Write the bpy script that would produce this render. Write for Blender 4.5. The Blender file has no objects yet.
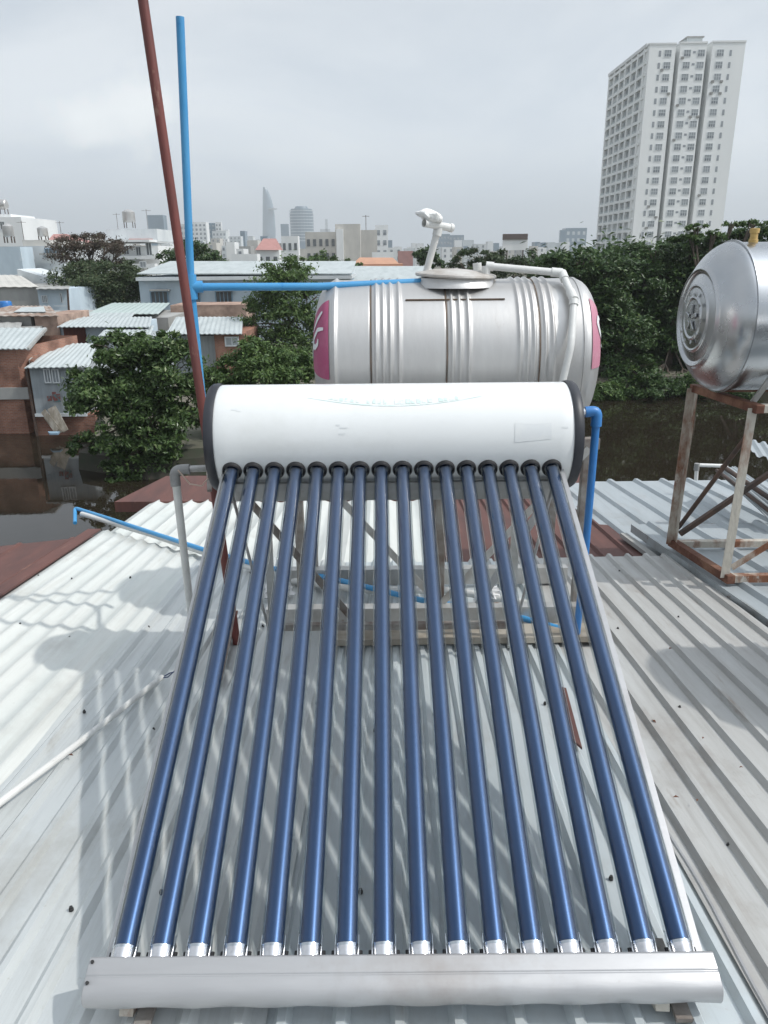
import bpy, math, random
from mathutils import Vector, Matrix, noise
random.seed(7)
C = bpy.context.scene.collection
R = math.radians
SC = bpy.context.scene

# ------------------------------------------------------------------ camera frame (metres, eye at the origin)
FPX = 750.0; PITCH = R(18.9); ROLL = R(0.55)
F0 = Vector((0, math.cos(PITCH), -math.sin(PITCH))); U0 = Vector((0, math.sin(PITCH), math.cos(PITCH))); R0 = Vector((1, 0, 0))
RV = R0*math.cos(ROLL) - U0*math.sin(ROLL); UV = U0*math.cos(ROLL) + R0*math.sin(ROLL)
def ray(px, py): return F0 + RV*((px-384)/FPX) + UV*((512-py)/FPX)
def at(px, py, Y):
    d = ray(px, py); return d*(Y/d.y)
def atz(px, py, z):
    d = ray(px, py); return d*(z/d.z)
def atd(px, py, D): return ray(px, py)*D
# main roof plane : z = RZ - RS*(y-1.25)
RZ = -1.58; RS = math.tan(R(5.85))
def roofz(y): return RZ - RS*(y-1.25)
def atroof(px, py, dz=0.0):
    d = ray(px, py); t = (RZ + dz + RS*1.25)/(d.z + RS*d.y); return d*t

# ------------------------------------------------------------------ materials
def nodes(m):
    m.use_nodes = True; nt = m.node_tree; return nt, nt.nodes, nt.links, nt.nodes['Principled BSDF']
def mat(name, col, rough=.6, metal=0.0, col2=None, scale=3.0, lo=.4, hi=.65, stretch=(1,1,1), bump=0.0, bscale=20.0,
        third=None, tlo=.55, thi=.62, tscale=6.0, rvar=0.0, coat=0.0, detail=6, streak=None, samt=.6, spots=None):
    m = bpy.data.materials.new(name); nt, N, L, b = nodes(m)
    b.inputs['Roughness'].default_value = rough; b.inputs['Metallic'].default_value = metal
    if coat: b.inputs['Coat Weight'].default_value = coat
    b.inputs['Base Color'].default_value = (*col, 1)
    tc = N.new('ShaderNodeTexCoord'); mp = N.new('ShaderNodeMapping'); mp.inputs['Scale'].default_value = stretch
    L.new(tc.outputs['Object'], mp.inputs['Vector'])
    if col2:
        n = N.new('ShaderNodeTexNoise'); n.inputs['Scale'].default_value = scale; n.inputs['Detail'].default_value = detail; n.inputs['Roughness'].default_value = .62
        L.new(mp.outputs[0], n.inputs['Vector'])
        r = N.new('ShaderNodeValToRGB'); r.color_ramp.elements[0].position = lo; r.color_ramp.elements[1].position = hi
        r.color_ramp.elements[0].color = (*col, 1); r.color_ramp.elements[1].color = (*col2, 1)
        L.new(n.outputs['Fac'], r.inputs[0]); out = r.outputs[0]
        if third:
            n2 = N.new('ShaderNodeTexNoise'); n2.inputs['Scale'].default_value = tscale; n2.inputs['Detail'].default_value = 8; n2.inputs['Roughness'].default_value = .7
            ad = N.new('ShaderNodeVectorMath'); ad.operation = 'ADD'; ad.inputs[1].default_value = (7.3, 2.1, 5.5)
            L.new(mp.outputs[0], ad.inputs[0]); L.new(ad.outputs[0], n2.inputs['Vector'])
            r2 = N.new('ShaderNodeValToRGB'); r2.color_ramp.elements[0].position = tlo; r2.color_ramp.elements[1].position = thi
            mx = N.new('ShaderNodeMix'); mx.data_type = 'RGBA'; mx.inputs['B'].default_value = (*third, 1)
            L.new(n2.outputs['Fac'], r2.inputs[0]); L.new(r2.outputs[0], mx.inputs['Factor']); L.new(out, mx.inputs['A']); out = mx.outputs['Result']
        for (colr, sc_, st_, l_, h_, am_) in ([(streak, 1.0, (26,1.1,1), .50, .72, samt)] if streak else []) + ([(spots, 1.6, (1,.8,1), .56, .72, .55), (spots, 38, (1,1,1), .66, .74, .5)] if spots else []):
            mq = N.new('ShaderNodeMapping'); mq.inputs['Scale'].default_value = st_; L.new(tc.outputs['Object'], mq.inputs['Vector'])
            n3 = N.new('ShaderNodeTexNoise'); n3.inputs['Scale'].default_value = sc_; n3.inputs['Detail'].default_value = 9; n3.inputs['Roughness'].default_value = .68; L.new(mq.outputs[0], n3.inputs['Vector'])
            m3 = N.new('ShaderNodeMapRange'); m3.inputs['From Min'].default_value = l_; m3.inputs['From Max'].default_value = h_; m3.inputs['To Max'].default_value = am_; L.new(n3.outputs['Fac'], m3.inputs['Value'])
            x3 = N.new('ShaderNodeMix'); x3.data_type = 'RGBA'; x3.inputs['B'].default_value = (*colr, 1); L.new(m3.outputs[0], x3.inputs['Factor']); L.new(out, x3.inputs['A']); out = x3.outputs['Result']
        L.new(out, b.inputs['Base Color'])
        if rvar:
            mr = N.new('ShaderNodeMapRange'); mr.inputs['From Min'].default_value = .3; mr.inputs['From Max'].default_value = .7
            mr.inputs['To Min'].default_value = max(.02, rough-rvar); mr.inputs['To Max'].default_value = min(1, rough+rvar)
            L.new(n.outputs['Fac'], mr.inputs['Value']); L.new(mr.outputs[0], b.inputs['Roughness'])
    if bump:
        n = N.new('ShaderNodeTexNoise'); n.inputs['Scale'].default_value = bscale; n.inputs['Detail'].default_value = 5
        L.new(mp.outputs[0], n.inputs['Vector'])
        bp = N.new('ShaderNodeBump'); bp.inputs['Strength'].default_value = bump; bp.inputs['Distance'].default_value = .02
        L.new(n.outputs['Fac'], bp.inputs['Height']); L.new(bp.outputs[0], b.inputs['Normal'])
    return m

def brickmat(name, c1, c2, mortar, sc=1.0):
    m = bpy.data.materials.new(name); nt, N, L, b = nodes(m); b.inputs['Roughness'].default_value = .9
    tc = N.new('ShaderNodeTexCoord'); mp = N.new('ShaderNodeMapping'); mp.inputs['Rotation'].default_value = (R(90), 0, 0)
    # use (x+y, z) so that every upright face gets courses
    sp = N.new('ShaderNodeSeparateXYZ'); L.new(tc.outputs['Object'], sp.inputs[0])
    ad = N.new('ShaderNodeMath'); ad.operation = 'ADD'; L.new(sp.outputs[0], ad.inputs[0]); L.new(sp.outputs[1], ad.inputs[1])
    cb = N.new('ShaderNodeCombineXYZ'); L.new(ad.outputs[0], cb.inputs[0]); L.new(sp.outputs[2], cb.inputs[1])
    br = N.new('ShaderNodeTexBrick'); br.inputs['Scale'].default_value = sc; br.inputs['Brick Width'].default_value = .2; br.inputs['Row Height'].default_value = .075
    br.inputs['Mortar Size'].default_value = .009; br.inputs['Color1'].default_value = (*c1, 1); br.inputs['Color2'].default_value = (*c2, 1); br.inputs['Mortar'].default_value = (*mortar, 1)
    L.new(cb.outputs[0], br.inputs['Vector'])
    n = N.new('ShaderNodeTexNoise'); n.inputs['Scale'].default_value = 1.3; n.inputs['Detail'].default_value = 7; L.new(tc.outputs['Object'], n.inputs['Vector'])
    r = N.new('ShaderNodeValToRGB'); r.color_ramp.elements[0].position = .35; r.color_ramp.elements[1].position = .65
    r.color_ramp.elements[0].color = (.55, .5, .5, 1); r.color_ramp.elements[1].color = (1.15, 1.1, 1.1, 1)
    L.new(n.outputs['Fac'], r.inputs[0])
    mx = N.new('ShaderNodeMix'); mx.data_type = 'RGBA'; mx.blend_type = 'MULTIPLY'; mx.inputs['Factor'].default_value = 1
    L.new(br.outputs['Color'], mx.inputs['A']); L.new(r.outputs[0], mx.inputs['B']); L.new(mx.outputs['Result'], b.inputs['Base Color'])
    return m

def leafmat(name, c1, c2, c3=None, rough=.5):
    m = bpy.data.materials.new(name); nt, N, L, b = nodes(m)
    b.inputs['Roughness'].default_value = rough; b.inputs['Specular IOR Level'].default_value = .35
    g = N.new('ShaderNodeNewGeometry'); r = N.new('ShaderNodeValToRGB')
    e = r.color_ramp.elements; e[0].color = (*c1, 1); e[1].color = (*c2, 1)
    if c3: x = e.new(.9); x.color = (*c2, 1); e[-1].color = (*c3, 1)
    L.new(g.outputs['Random Per Island'], r.inputs[0]); L.new(r.outputs[0], b.inputs['Base Color'])
    b.inputs['Transmission Weight'].default_value = 0
    tl = N.new('ShaderNodeBsdfTranslucent'); L.new(r.outputs[0], tl.inputs['Color'])
    ms = N.new('ShaderNodeMixShader'); ms.inputs[0].default_value = .25
    L.new(b.outputs[0], ms.inputs[1]); L.new(tl.outputs[0], ms.inputs[2]); L.new(ms.outputs[0], N['Material Output'].inputs['Surface'])
    return m

M = {}
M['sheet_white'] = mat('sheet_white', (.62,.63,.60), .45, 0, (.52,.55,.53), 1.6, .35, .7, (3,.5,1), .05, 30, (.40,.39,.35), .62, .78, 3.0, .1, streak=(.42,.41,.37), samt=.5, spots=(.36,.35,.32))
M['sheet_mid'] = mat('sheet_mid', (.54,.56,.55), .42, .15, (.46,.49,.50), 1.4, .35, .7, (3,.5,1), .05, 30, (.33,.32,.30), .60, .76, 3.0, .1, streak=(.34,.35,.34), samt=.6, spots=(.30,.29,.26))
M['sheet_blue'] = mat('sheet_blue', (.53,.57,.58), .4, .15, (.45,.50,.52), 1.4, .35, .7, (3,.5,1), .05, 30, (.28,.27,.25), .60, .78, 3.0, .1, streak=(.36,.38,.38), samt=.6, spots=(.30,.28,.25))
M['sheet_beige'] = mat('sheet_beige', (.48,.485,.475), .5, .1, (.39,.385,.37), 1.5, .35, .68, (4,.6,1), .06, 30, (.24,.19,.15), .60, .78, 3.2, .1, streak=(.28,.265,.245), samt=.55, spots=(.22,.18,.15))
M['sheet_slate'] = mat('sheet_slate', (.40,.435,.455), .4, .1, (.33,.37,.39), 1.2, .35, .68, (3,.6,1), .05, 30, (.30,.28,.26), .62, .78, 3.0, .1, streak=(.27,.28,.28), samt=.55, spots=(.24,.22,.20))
M['sheet_red'] = mat('sheet_red', (.135,.058,.047), .7, 0, (.085,.042,.037), 3, .35, .68, (3,.6,1), .1, 30, (.22,.12,.09), .6, .75, 6.0)
M['fascia'] = mat('fascia', (.36,.40,.42), .5, .1, (.24,.25,.25), 4, .4, .65, (1,1,1), .1, 30, (.16,.10,.07), .6, .68, 9)
M['screw'] = mat('screw', (.035,.035,.035), .6, .3)
M['tank_white'] = mat('tank_white', (.74,.755,.75), .3, 0, (.71,.725,.72), 2.2, .35, .7, (1,1,1), .01, 20, (.60,.61,.60), .68, .80, 7.0, coat=.2, spots=(.62,.63,.61))
M['tank_black'] = mat('tank_black', (.018,.02,.026), .45, 0, (.03,.032,.04), 8)
M['rubber'] = mat('rubber', (.012,.012,.014), .6, 0)
M['chrome'] = mat('chrome', (.72,.72,.74), .22, 1, (.55,.55,.57), 30)
M['alu'] = mat('alu', (.42,.42,.425), .42, .5, (.37,.37,.375), 5, .35, .7, (.4,3,3), .02, 60, (.40,.38,.35), .66, .8, 6, coat=0, spots=(.24,.20,.17))
M['galv'] = mat('galv', (.50,.50,.49), .45, .5, (.36,.35,.33), 9, .4, .7, (1,1,1), .05, 60, (.25,.15,.10), .62, .7, 9)
M['dirty_galv'] = mat('dirty_galv', (.30,.29,.27), .6, .3, (.17,.13,.11), 9, .4, .65, (1,1,1), .1, 60)
M['blue_pipe'] = mat('blue_pipe', (.05,.27,.54), .45, 0, (.09,.32,.56), 4, .4, .75, (1,1,1), .02, 60, (.03,.22,.50), .6, .7, 14)
M['blue_deep'] = mat('blue_deep', (.03,.17,.46), .4, 0, (.05,.21,.5), 4)
M['blue_dark'] = mat('blue_dark', (.02,.15,.45), .4, 0, (.03,.19,.5), 5)
M['pvc'] = mat('pvc', (.66,.66,.64), .45, 0, (.55,.55,.53), 8, .4, .7, (1,1,1), .02, 60, (.36,.34,.31), .64, .74, 10)
M['pvc_grey'] = mat('pvc_grey', (.20,.20,.20), .5, 0, (.30,.30,.29), 12)
M['red_pole'] = mat('red_pole', (.20,.055,.045), .6, .1, (.13,.045,.04), 8, .35, .65, (1,1,.3), .15, 60, (.30,.17,.13), .62, .7, 12)
M['steel'] = mat('steel', (.57,.56,.545), .45, .7, (.51,.50,.49), 3, .35, .7, (4,1,1), .03, 12, (.42,.40,.38), .62, .8, 7, .08, spots=(.40,.38,.35))
M['steel_new'] = mat('steel_new', (.50,.51,.52), .27, 1, (.44,.45,.46), 3, .35, .7, (1,1,1), .03, 9, rvar=.05)
M['seam'] = mat('seam', (.10,.08,.06), .8, .2, (.22,.14,.09), 14)
M['pink'] = mat('pink', (.36,.075,.16), .6, 0, (.42,.13,.21), 12, .45, .8)
M['pink_pale'] = mat('pink_pale', (.48,.20,.27), .65, 0, (.52,.28,.33), 12, .45, .8)
M['decal_white'] = mat('decal_white', (.7,.7,.71), .6)
M['decal_green'] = mat('decal_green', (.56,.69,.65), .5, 0, (.74,.78,.77), 40, .45, .6)
M['patch'] = mat('patch', (.66,.68,.685), .5, 0, (.70,.715,.71), 12)
M['lid_rim'] = mat('lid_rim', (.42,.38,.34), .6, .4, (.58,.56,.53), 9, .4, .6, (1,1,1), .1, 50)
M['rust'] = mat('rust', (.50,.47,.41), .75, .1, (.20,.085,.045), 5, .46, .60, (1,1,.45), .3, 50, (.50,.47,.42), .55, .62, 12)
M['rust_dark'] = mat('rust_dark', (.12,.05,.032), .8, .1, (.23,.12,.075), 8, .45, .65, (1,1,1), .3, 50)
M['dark_steel'] = mat('dark_steel', (.07,.055,.048), .7, .2, (.13,.08,.06), 10, .4, .65)
M['brass'] = mat('brass', (.55,.38,.14), .5, .2, (.42,.28,.10), 20)
M['plastic_bag'] = mat('plastic_bag', (.68,.68,.68), .5, 0, (.58,.58,.58), 20)
M['foam'] = mat('foam', (.82,.82,.80), .9, 0, (.74,.74,.72), 30, bump=.5, bscale=60)
M['wire'] = mat('wire', (.02,.04,.12), .5)
M['rope'] = mat('rope', (.5,.4,.33), .8)
M['wood'] = mat('wood', (.36,.33,.28), .8, 0, (.22,.19,.15), 5, .4, .6, (1,1,.2))
M['brick'] = brickmat('brick', (.27,.12,.075), (.33,.165,.105), (.27,.22,.19))
M['brick_light'] = brickmat('brick_light', (.38,.27,.21), (.42,.30,.23), (.34,.29,.25))
M['plaster'] = mat('plaster', (.62,.65,.66), .85, 0, (.50,.54,.56), .5, .4, .7, (1,1,.4), .1, 5, (.36,.37,.36), .62, .75, 1.2)
M['plaster_blue'] = mat('plaster_blue', (.52,.61,.67), .85, 0, (.42,.50,.56), .6, .4, .7, (1,1,.4), 0, 5, (.60,.66,.69), .6, .7, 1.2)
M['tower_white'] = mat('tower_white', (.83,.84,.83), .8, 0, (.76,.78,.775), .08, .4, .7, (1,1,.2))
M['concrete'] = mat('concrete', (.36,.36,.345), .9, 0, (.26,.26,.25), .7, .4, .7, (1,1,.4))
M['beige'] = mat('beige', (.55,.53,.49), .9, 0, (.44,.43,.40), .25, .4, .7, (1,1,.5))
M['white_paint'] = mat('white_paint', (.74,.75,.745), .8, 0, (.63,.65,.65), .12, .4, .7, (1,1,.3))
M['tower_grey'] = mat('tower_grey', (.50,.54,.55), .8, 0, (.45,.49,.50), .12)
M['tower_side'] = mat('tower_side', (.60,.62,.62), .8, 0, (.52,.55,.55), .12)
M['glass_dark'] = mat('glass_dark', (.07,.08,.09), .2, 0, (.13,.145,.15), .8, .35, .6)
M['glass_mid'] = mat('glass_mid', (.34,.37,.385), .3, 0, (.16,.18,.20), .4, .4, .6)
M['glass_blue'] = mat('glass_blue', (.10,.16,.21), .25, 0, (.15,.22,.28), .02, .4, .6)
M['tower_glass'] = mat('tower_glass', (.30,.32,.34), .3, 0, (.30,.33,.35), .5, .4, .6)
M['frame_white'] = mat('frame_white', (.6,.63,.64), .6)
M['frame_blue'] = mat('frame_blue', (.22,.33,.42), .6)
M['roof_tin'] = mat('roof_tin', (.48,.52,.52), .5, .1, (.38,.42,.42), .8, .4, .7, (2,.6,1), .05, 10, (.30,.24,.20), .62, .72, 1.6)
M['roof_tin_green'] = mat('roof_tin_green', (.45,.52,.50), .5, .1, (.38,.46,.44), .8, .4, .7, (2,.6,1))
M['roof_rusty'] = mat('roof_rusty', (.24,.16,.12), .8, 0, (.40,.36,.32), 1.0, .45, .6, (1,1,1))
M['tin_wall'] = mat('tin_wall', (.47,.51,.53), .6, .1, (.36,.39,.41), 1.2, .4, .65, (3,3,.4), 0, 5, (.42,.44,.43), .6, .7, 2)
M['door_red'] = mat('door_red', (.12,.038,.028), .8, 0, (.085,.03,.024), 3, .4, .6, (4,4,.5))
M['roof_orange'] = mat('roof_orange', (.50,.28,.18), .8, 0, (.44,.24,.16), .5)
M['roof_pink'] = mat('roof_pink', (.42,.22,.20), .8, 0, (.36,.19,.17), .5)
M['cloth'] = mat('cloth', (.16,.05,.045), .9, 0, (.08,.15,.16), 5, .5, .55)
M['bark'] = mat('bark', (.09,.07,.055), .9, 0, (.14,.115,.09), 3, bump=.4, bscale=12)
M['leaf_near'] = leafmat('leaf_near', (.035,.070,.022), (.10,.16,.05), (.21,.26,.12), .33)
M['leaf_mid'] = leafmat('leaf_mid', (.045,.09,.026), (.12,.19,.055), (.18,.25,.08), .45)
M['leaf_dark'] = leafmat('leaf_dark', (.022,.05,.016), (.07,.125,.035), (.13,.18,.055), .4)
M['leaf_tier'] = leafmat('leaf_tier', (.03,.055,.02), (.075,.105,.045), (.13,.13,.07), .5)
M['leaf_brown'] = leafmat('leaf_brown', (.06,.045,.035), (.10,.075,.055), (.10,.12,.06), .6)
M['leaf_banana'] = leafmat('leaf_banana', (.07,.13,.05), (.11,.19,.08), None, .4)
M['land'] = mat('land', (.13,.115,.09), .95, 0, (.08,.085,.055), .2, .4, .65, (1,1,1), .3, 2, (.20,.18,.15), .6, .7, .4)
M['bank'] = mat('bank', (.045,.038,.03), .95, 0, (.028,.035,.02), 1.2, .4, .6, (1,1,1), .4, 4)

def glassmat():
    m = bpy.data.materials.new('tube_glass'); m.use_nodes = True; nt = m.node_tree; N = nt.nodes; L = nt.links
    N.remove(N['Principled BSDF'])
    t = N.new('ShaderNodeBsdfTransparent'); t.inputs[0].default_value = (.84,.87,.885,1)
    g = N.new('ShaderNodeBsdfGlossy'); g.inputs['Roughness'].default_value = .06; g.inputs['Color'].default_value = (1,1,1,1)
    lw = N.new('ShaderNodeLayerWeight'); lw.inputs[0].default_value = .25
    mr = N.new('ShaderNodeMapRange'); mr.inputs['To Min'].default_value = .06; mr.inputs['To Max'].default_value = .9
    L.new(lw.outputs['Facing'], mr.inputs['Value'])
    pw = N.new('ShaderNodeMath'); pw.operation = 'POWER'; pw.inputs[1].default_value = 1.6; L.new(mr.outputs[0], pw.inputs[0])
    ms = N.new('ShaderNodeMixShader'); L.new(pw.outputs[0], ms.inputs[0]); L.new(t.outputs[0], ms.inputs[1]); L.new(g.outputs[0], ms.inputs[2])
    L.new(ms.outputs[0], N['Material Output'].inputs['Surface']); return m
M['tube_glass'] = glassmat()
M['absorber'] = mat('absorber', (.022,.06,.150), .34, .8, (.032,.078,.18), 6, .3, .7, (1,1,1), coat=.4)
M['absorber'].node_tree.nodes['Principled BSDF'].inputs['Coat Roughness'].default_value = .32

def watermat():
    m = bpy.data.materials.new('canal_water'); nt, N, L, b = nodes(m)
    b.inputs['Base Color'].default_value = (.020,.016,.011,1); b.inputs['Roughness'].default_value = .03; b.inputs['IOR'].default_value = 1.5
    tc = N.new('ShaderNodeTexCoord'); n = N.new('ShaderNodeTexNoise'); n.inputs['Scale'].default_value = .9; n.inputs['Detail'].default_value = 3
    L.new(tc.outputs['Object'], n.inputs['Vector']); bp = N.new('ShaderNodeBump'); bp.inputs['Strength'].default_value = .06; bp.inputs['Distance'].default_value = .05
    L.new(n.outputs['Fac'], bp.inputs['Height']); L.new(bp.outputs[0], b.inputs['Normal']); return m
M['water'] = watermat()

# ------------------------------------------------------------------ mesh builder
class MB:
    def __init__(s): s.v = []; s.f = []
    def add(s, vs, fs):
        o = len(s.v); s.v += [tuple(v) for v in vs]; s.f += [tuple(i+o for i in f) for f in fs]; return s
    def box(s, c, d, rot=None):
        c = Vector(c); h = Vector(d)/2
        vs = [Vector((x*h.x, y*h.y, z*h.z)) for x in (-1,1) for y in (-1,1) for z in (-1,1)]
        if rot: vs = [rot @ v for v in vs]
        return s.add([c+v for v in vs], [(0,1,3,2),(4,6,7,5),(0,4,5,1),(2,3,7,6),(0,2,6,4),(1,5,7,3)])
    def span(s, a, b):
        a = Vector(a); b = Vector(b); return s.box((a+b)/2, [abs(q) for q in (b-a)])
    def bar(s, p0, p1, w, h, up=(0,0,1)):
        p0 = Vector(p0); p1 = Vector(p1); d = (p1-p0); l = d.length; d.normalize()
        sd = d.cross(Vector(up));
        if sd.length < 1e-4: sd = Vector((1,0,0))
        sd.normalize(); u = sd.cross(d); rot = Matrix((sd, d, u)).transposed()
        return s.box((p0+p1)/2, (w, l, h), rot)
    def angle(s, p0, p1, w, t=.004, up=(0,0,1), sa=1, sb=1):
        # steel angle: two legs
        p0 = Vector(p0); p1 = Vector(p1); d = (p1-p0).normalized(); sd = d.cross(Vector(up)).normalized(); u = sd.cross(d)
        a = sd*sa; b = u*sb
        prof = [Vector((0,0,0)), a*w, a*w+b*t, a*t+b*t, a*t+b*w, b*w]
        vs = [p0+q for q in prof]+[p1+q for q in prof]; n = 6
        fs = [(i, (i+1)%n, (i+1)%n+n, i+n) for i in range(n)] + [tuple(range(n))[::-1], tuple(range(n, 2*n))]
        return s.add(vs, fs)
    def tube(s, pts, r, n=12, caps=True):
        pts = [Vector(p) for p in pts]; rs = r if isinstance(r, (list, tuple)) else [r]*len(pts)
        o = len(s.v); prev = None
        for i, p in enumerate(pts):
            t = (pts[min(i+1, len(pts)-1)] - pts[max(i-1, 0)]).normalized()
            if prev is None:
                a = Vector((0,0,1)) if abs(t.z) < .9 else Vector((1,0,0)); u = t.cross(a).normalized()
            else: u = (prev - t*prev.dot(t)).normalized()
            prev = u; w = t.cross(u)
            for k in range(n):
                an = 2*math.pi*k/n; s.v.append(tuple(p + (u*math.cos(an)+w*math.sin(an))*rs[i]))
        for i in range(len(pts)-1):
            for k in range(n):
                s.f.append((o+i*n+k, o+i*n+(k+1)%n, o+(i+1)*n+(k+1)%n, o+(i+1)*n+k))
        if caps:
            s.f.append(tuple(o+k for k in range(n))[::-1]); s.f.append(tuple(o+(len(pts)-1)*n+k for k in range(n)))
        return s
    def lathe(s, c, ax, prof, n=48, a0=0.0, a1=2*math.pi):
        # prof: (distance along axis, radius); ax unit; angle measured from 'up'
        c = Vector(c); ax = Vector(ax).normalized(); ref = Vector((0,0,1)) if abs(ax.z) < .9 else Vector((0,1,0))
        u = (ref - ax*ref.dot(ax)).normalized(); w = ax.cross(u); o = len(s.v); full = abs(a1-a0-2*math.pi) < 1e-6; m = n if full else n+1
        for (t, r) in prof:
            for k in range(m):
                a = a0+(a1-a0)*k/n; s.v.append(tuple(c + ax*t + (u*math.cos(a)+w*math.sin(a))*r))
        for i in range(len(prof)-1):
            for k in range(n):
                k2 = (k+1) % m; s.f.append((o+i*m+k, o+i*m+k2, o+(i+1)*m+k2, o+(i+1)*m+k))
        return s
    def build(s, name, m, parent=None, smooth=False, solid=0.0, bevel=0.0):
        me = bpy.data.meshes.new(name); me.from_pydata(s.v, [], s.f); me.update()
        me.materials.append(M[m] if isinstance(m, str) else m)
        ob = bpy.data.objects.new(name, me); C.objects.link(ob)
        if smooth:
            me.polygons.foreach_set('use_smooth', [True]*len(me.polygons))
            try: me.set_sharp_from_angle(angle=R(40))
            except Exception: pass
        if parent is not None:
            ob.parent = parent; ob.matrix_parent_inverse = parent_inv(parent)
        if solid: q = ob.modifiers.new('s', 'SOLIDIFY'); q.thickness = solid
        if bevel: q = ob.modifiers.new('b', 'BEVEL'); q.width = bevel; q.segments = 2; q.limit_method = 'ANGLE'
        return ob
def parent_inv(p):
    def wm(o):
        m = Matrix.Translation(o.location)
        return m if o.parent is None else wm(o.parent) @ o.matrix_parent_inverse @ m
    return wm(p).inverted()
def tag(o, label=None, cat=None, group=None, kind=None):
    if label: o['label'] = label
    if cat: o['category'] = cat
    if group: o['group'] = group
    if kind: o['kind'] = kind
    return o
def thing(name, label, cat, loc=(0,0,0), group=None):
    o = bpy.data.objects.new(name, None); C.objects.link(o); o.location = loc; o.empty_display_size = .2
    return tag(o, label, cat, group)
def elbow(pts, rad=.05, k=5):
    """round the inner corners of a pipe path"""
    pts = [Vector(p) for p in pts]; out = [pts[0]]
    for i in range(1, len(pts)-1):
        a = (pts[i-1]-pts[i]); b = (pts[i+1]-pts[i]); ra = min(rad, a.length*.45, b.length*.45); a.normalize(); b.normalize()
        p, q = pts[i]+a*ra, pts[i]+b*ra
        for j in range(k+1):
            t = j/k; out.append(p*(1-t)**2 + pts[i]*2*t*(1-t) + q*t*t)
    out.append(pts[-1]); return out

# ------------------------------------------------------------------ the house we stand on: corrugated roof
house = thing('house', 'low house under the solar heater with a ribbed sheet metal roof', 'house', (0, 3, -8))
def sheet(parent, x0, x1, y0, y1, zf, mname, name='roof_sheet', pitch=.122, h=.022, seed=0, yl=None, yr=None, seg=36, rib=(.042,.018), skew=0.0, sine=0):
    n = max(1, round((x1-x0)/pitch)); p = (x1-x0)/n
    xs = [(x0, 0.0)]
    for i in range(n):
        c = x0+p*(i+.5)
        xs += [(c-rib[0]/2, 0), (c-rib[1]/2, h), (c+rib[1]/2, h), (c+rib[0]/2, 0)]
    xs.append((x1, 0.0))
    if sine: xs = [(x0+(x1-x0)*i/(n*10), sine*.5*(1-math.cos(2*math.pi*i/10))+.25*sine*max(0,math.cos(2*math.pi*(i/10-.5)))**6) for i in range(n*10+1)]
    m = MB(); vs = []; fs = []; W = len(xs)
    for j in range(seg+1):
        t = j/seg
        for (x, dz) in xs:
            fx = (x-x0)/(x1-x0)
            ya = y0; yb = (y1 if yl is None else yl*(1-fx)+yr*fx); y = ya+(yb-ya)*t
            w = noise.noise(Vector((x*1.1+seed*9, y*.9, seed)))*.006 + noise.noise(Vector((x*5+seed*9, y*3.3, seed)))*.0015
            vs.append((x+skew*(y-y0) + noise.noise(Vector((y*1.5, x*2, seed+4)))*.003, y, zf(y)+dz+w))
    for j in range(seg):
        for i in range(W-1): fs.append((j*W+i, j*W+i+1, (j+1)*W+i+1, (j+1)*W+i))
    m.add(vs, fs); return m.build(name, mname, parent, solid=.0012, smooth=bool(sine))
SKEW = .012
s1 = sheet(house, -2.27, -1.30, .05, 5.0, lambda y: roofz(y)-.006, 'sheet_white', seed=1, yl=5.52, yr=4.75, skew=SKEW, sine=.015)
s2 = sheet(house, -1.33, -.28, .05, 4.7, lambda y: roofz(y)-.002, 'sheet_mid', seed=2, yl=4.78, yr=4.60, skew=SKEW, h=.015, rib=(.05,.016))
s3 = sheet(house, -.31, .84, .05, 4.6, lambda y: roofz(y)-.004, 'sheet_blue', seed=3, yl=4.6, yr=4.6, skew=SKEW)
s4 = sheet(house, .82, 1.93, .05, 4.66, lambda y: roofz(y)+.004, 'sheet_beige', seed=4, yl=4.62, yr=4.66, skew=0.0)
s1['label'] = 'whitest roof sheet at the left edge'; s4['label'] = 'beige weathered roof sheet on the right'
s5 = sheet(house, -2.20, .42, 4.45, 6.75, lambda y: roofz(y)-.05, 'sheet_white', seed=5, pitch=.15, sine=.022)
s6 = sheet(house, .42, 1.80, 4.4, 6.9, lambda y: roofz(y)-.035, 'sheet_red', seed=6, pitch=.2)
s6['label'] = 'brown red roof sheet behind the heater'
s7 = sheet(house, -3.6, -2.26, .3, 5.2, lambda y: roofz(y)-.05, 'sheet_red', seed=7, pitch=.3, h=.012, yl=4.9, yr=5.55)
s7['label'] = 'brown red roof sheet along the left edge'
# brown flashing at the far edge
m = MB(); a = at(116,499,6.7); b = at(166,474,7.5); c = at(585,474,7.5); d = at(585,500,6.7); b.z = c.z = (b.z+c.z)/2+.0; a.z = d.z = roofz(6.7)-.03; a.x -= .02
m.add([a, d, c, b, a-Vector((0,0,.1)), d-Vector((0,0,.1)), c-Vector((0,-.02,.2)), b-Vector((0,-.02,.2))], [(0,1,2,3),(0,4,5,1),(3,2,6,7),(0,3,7,4),(1,5,6,2)])
fl = m.build('ridge_flashing', 'sheet_red', house)
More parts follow.
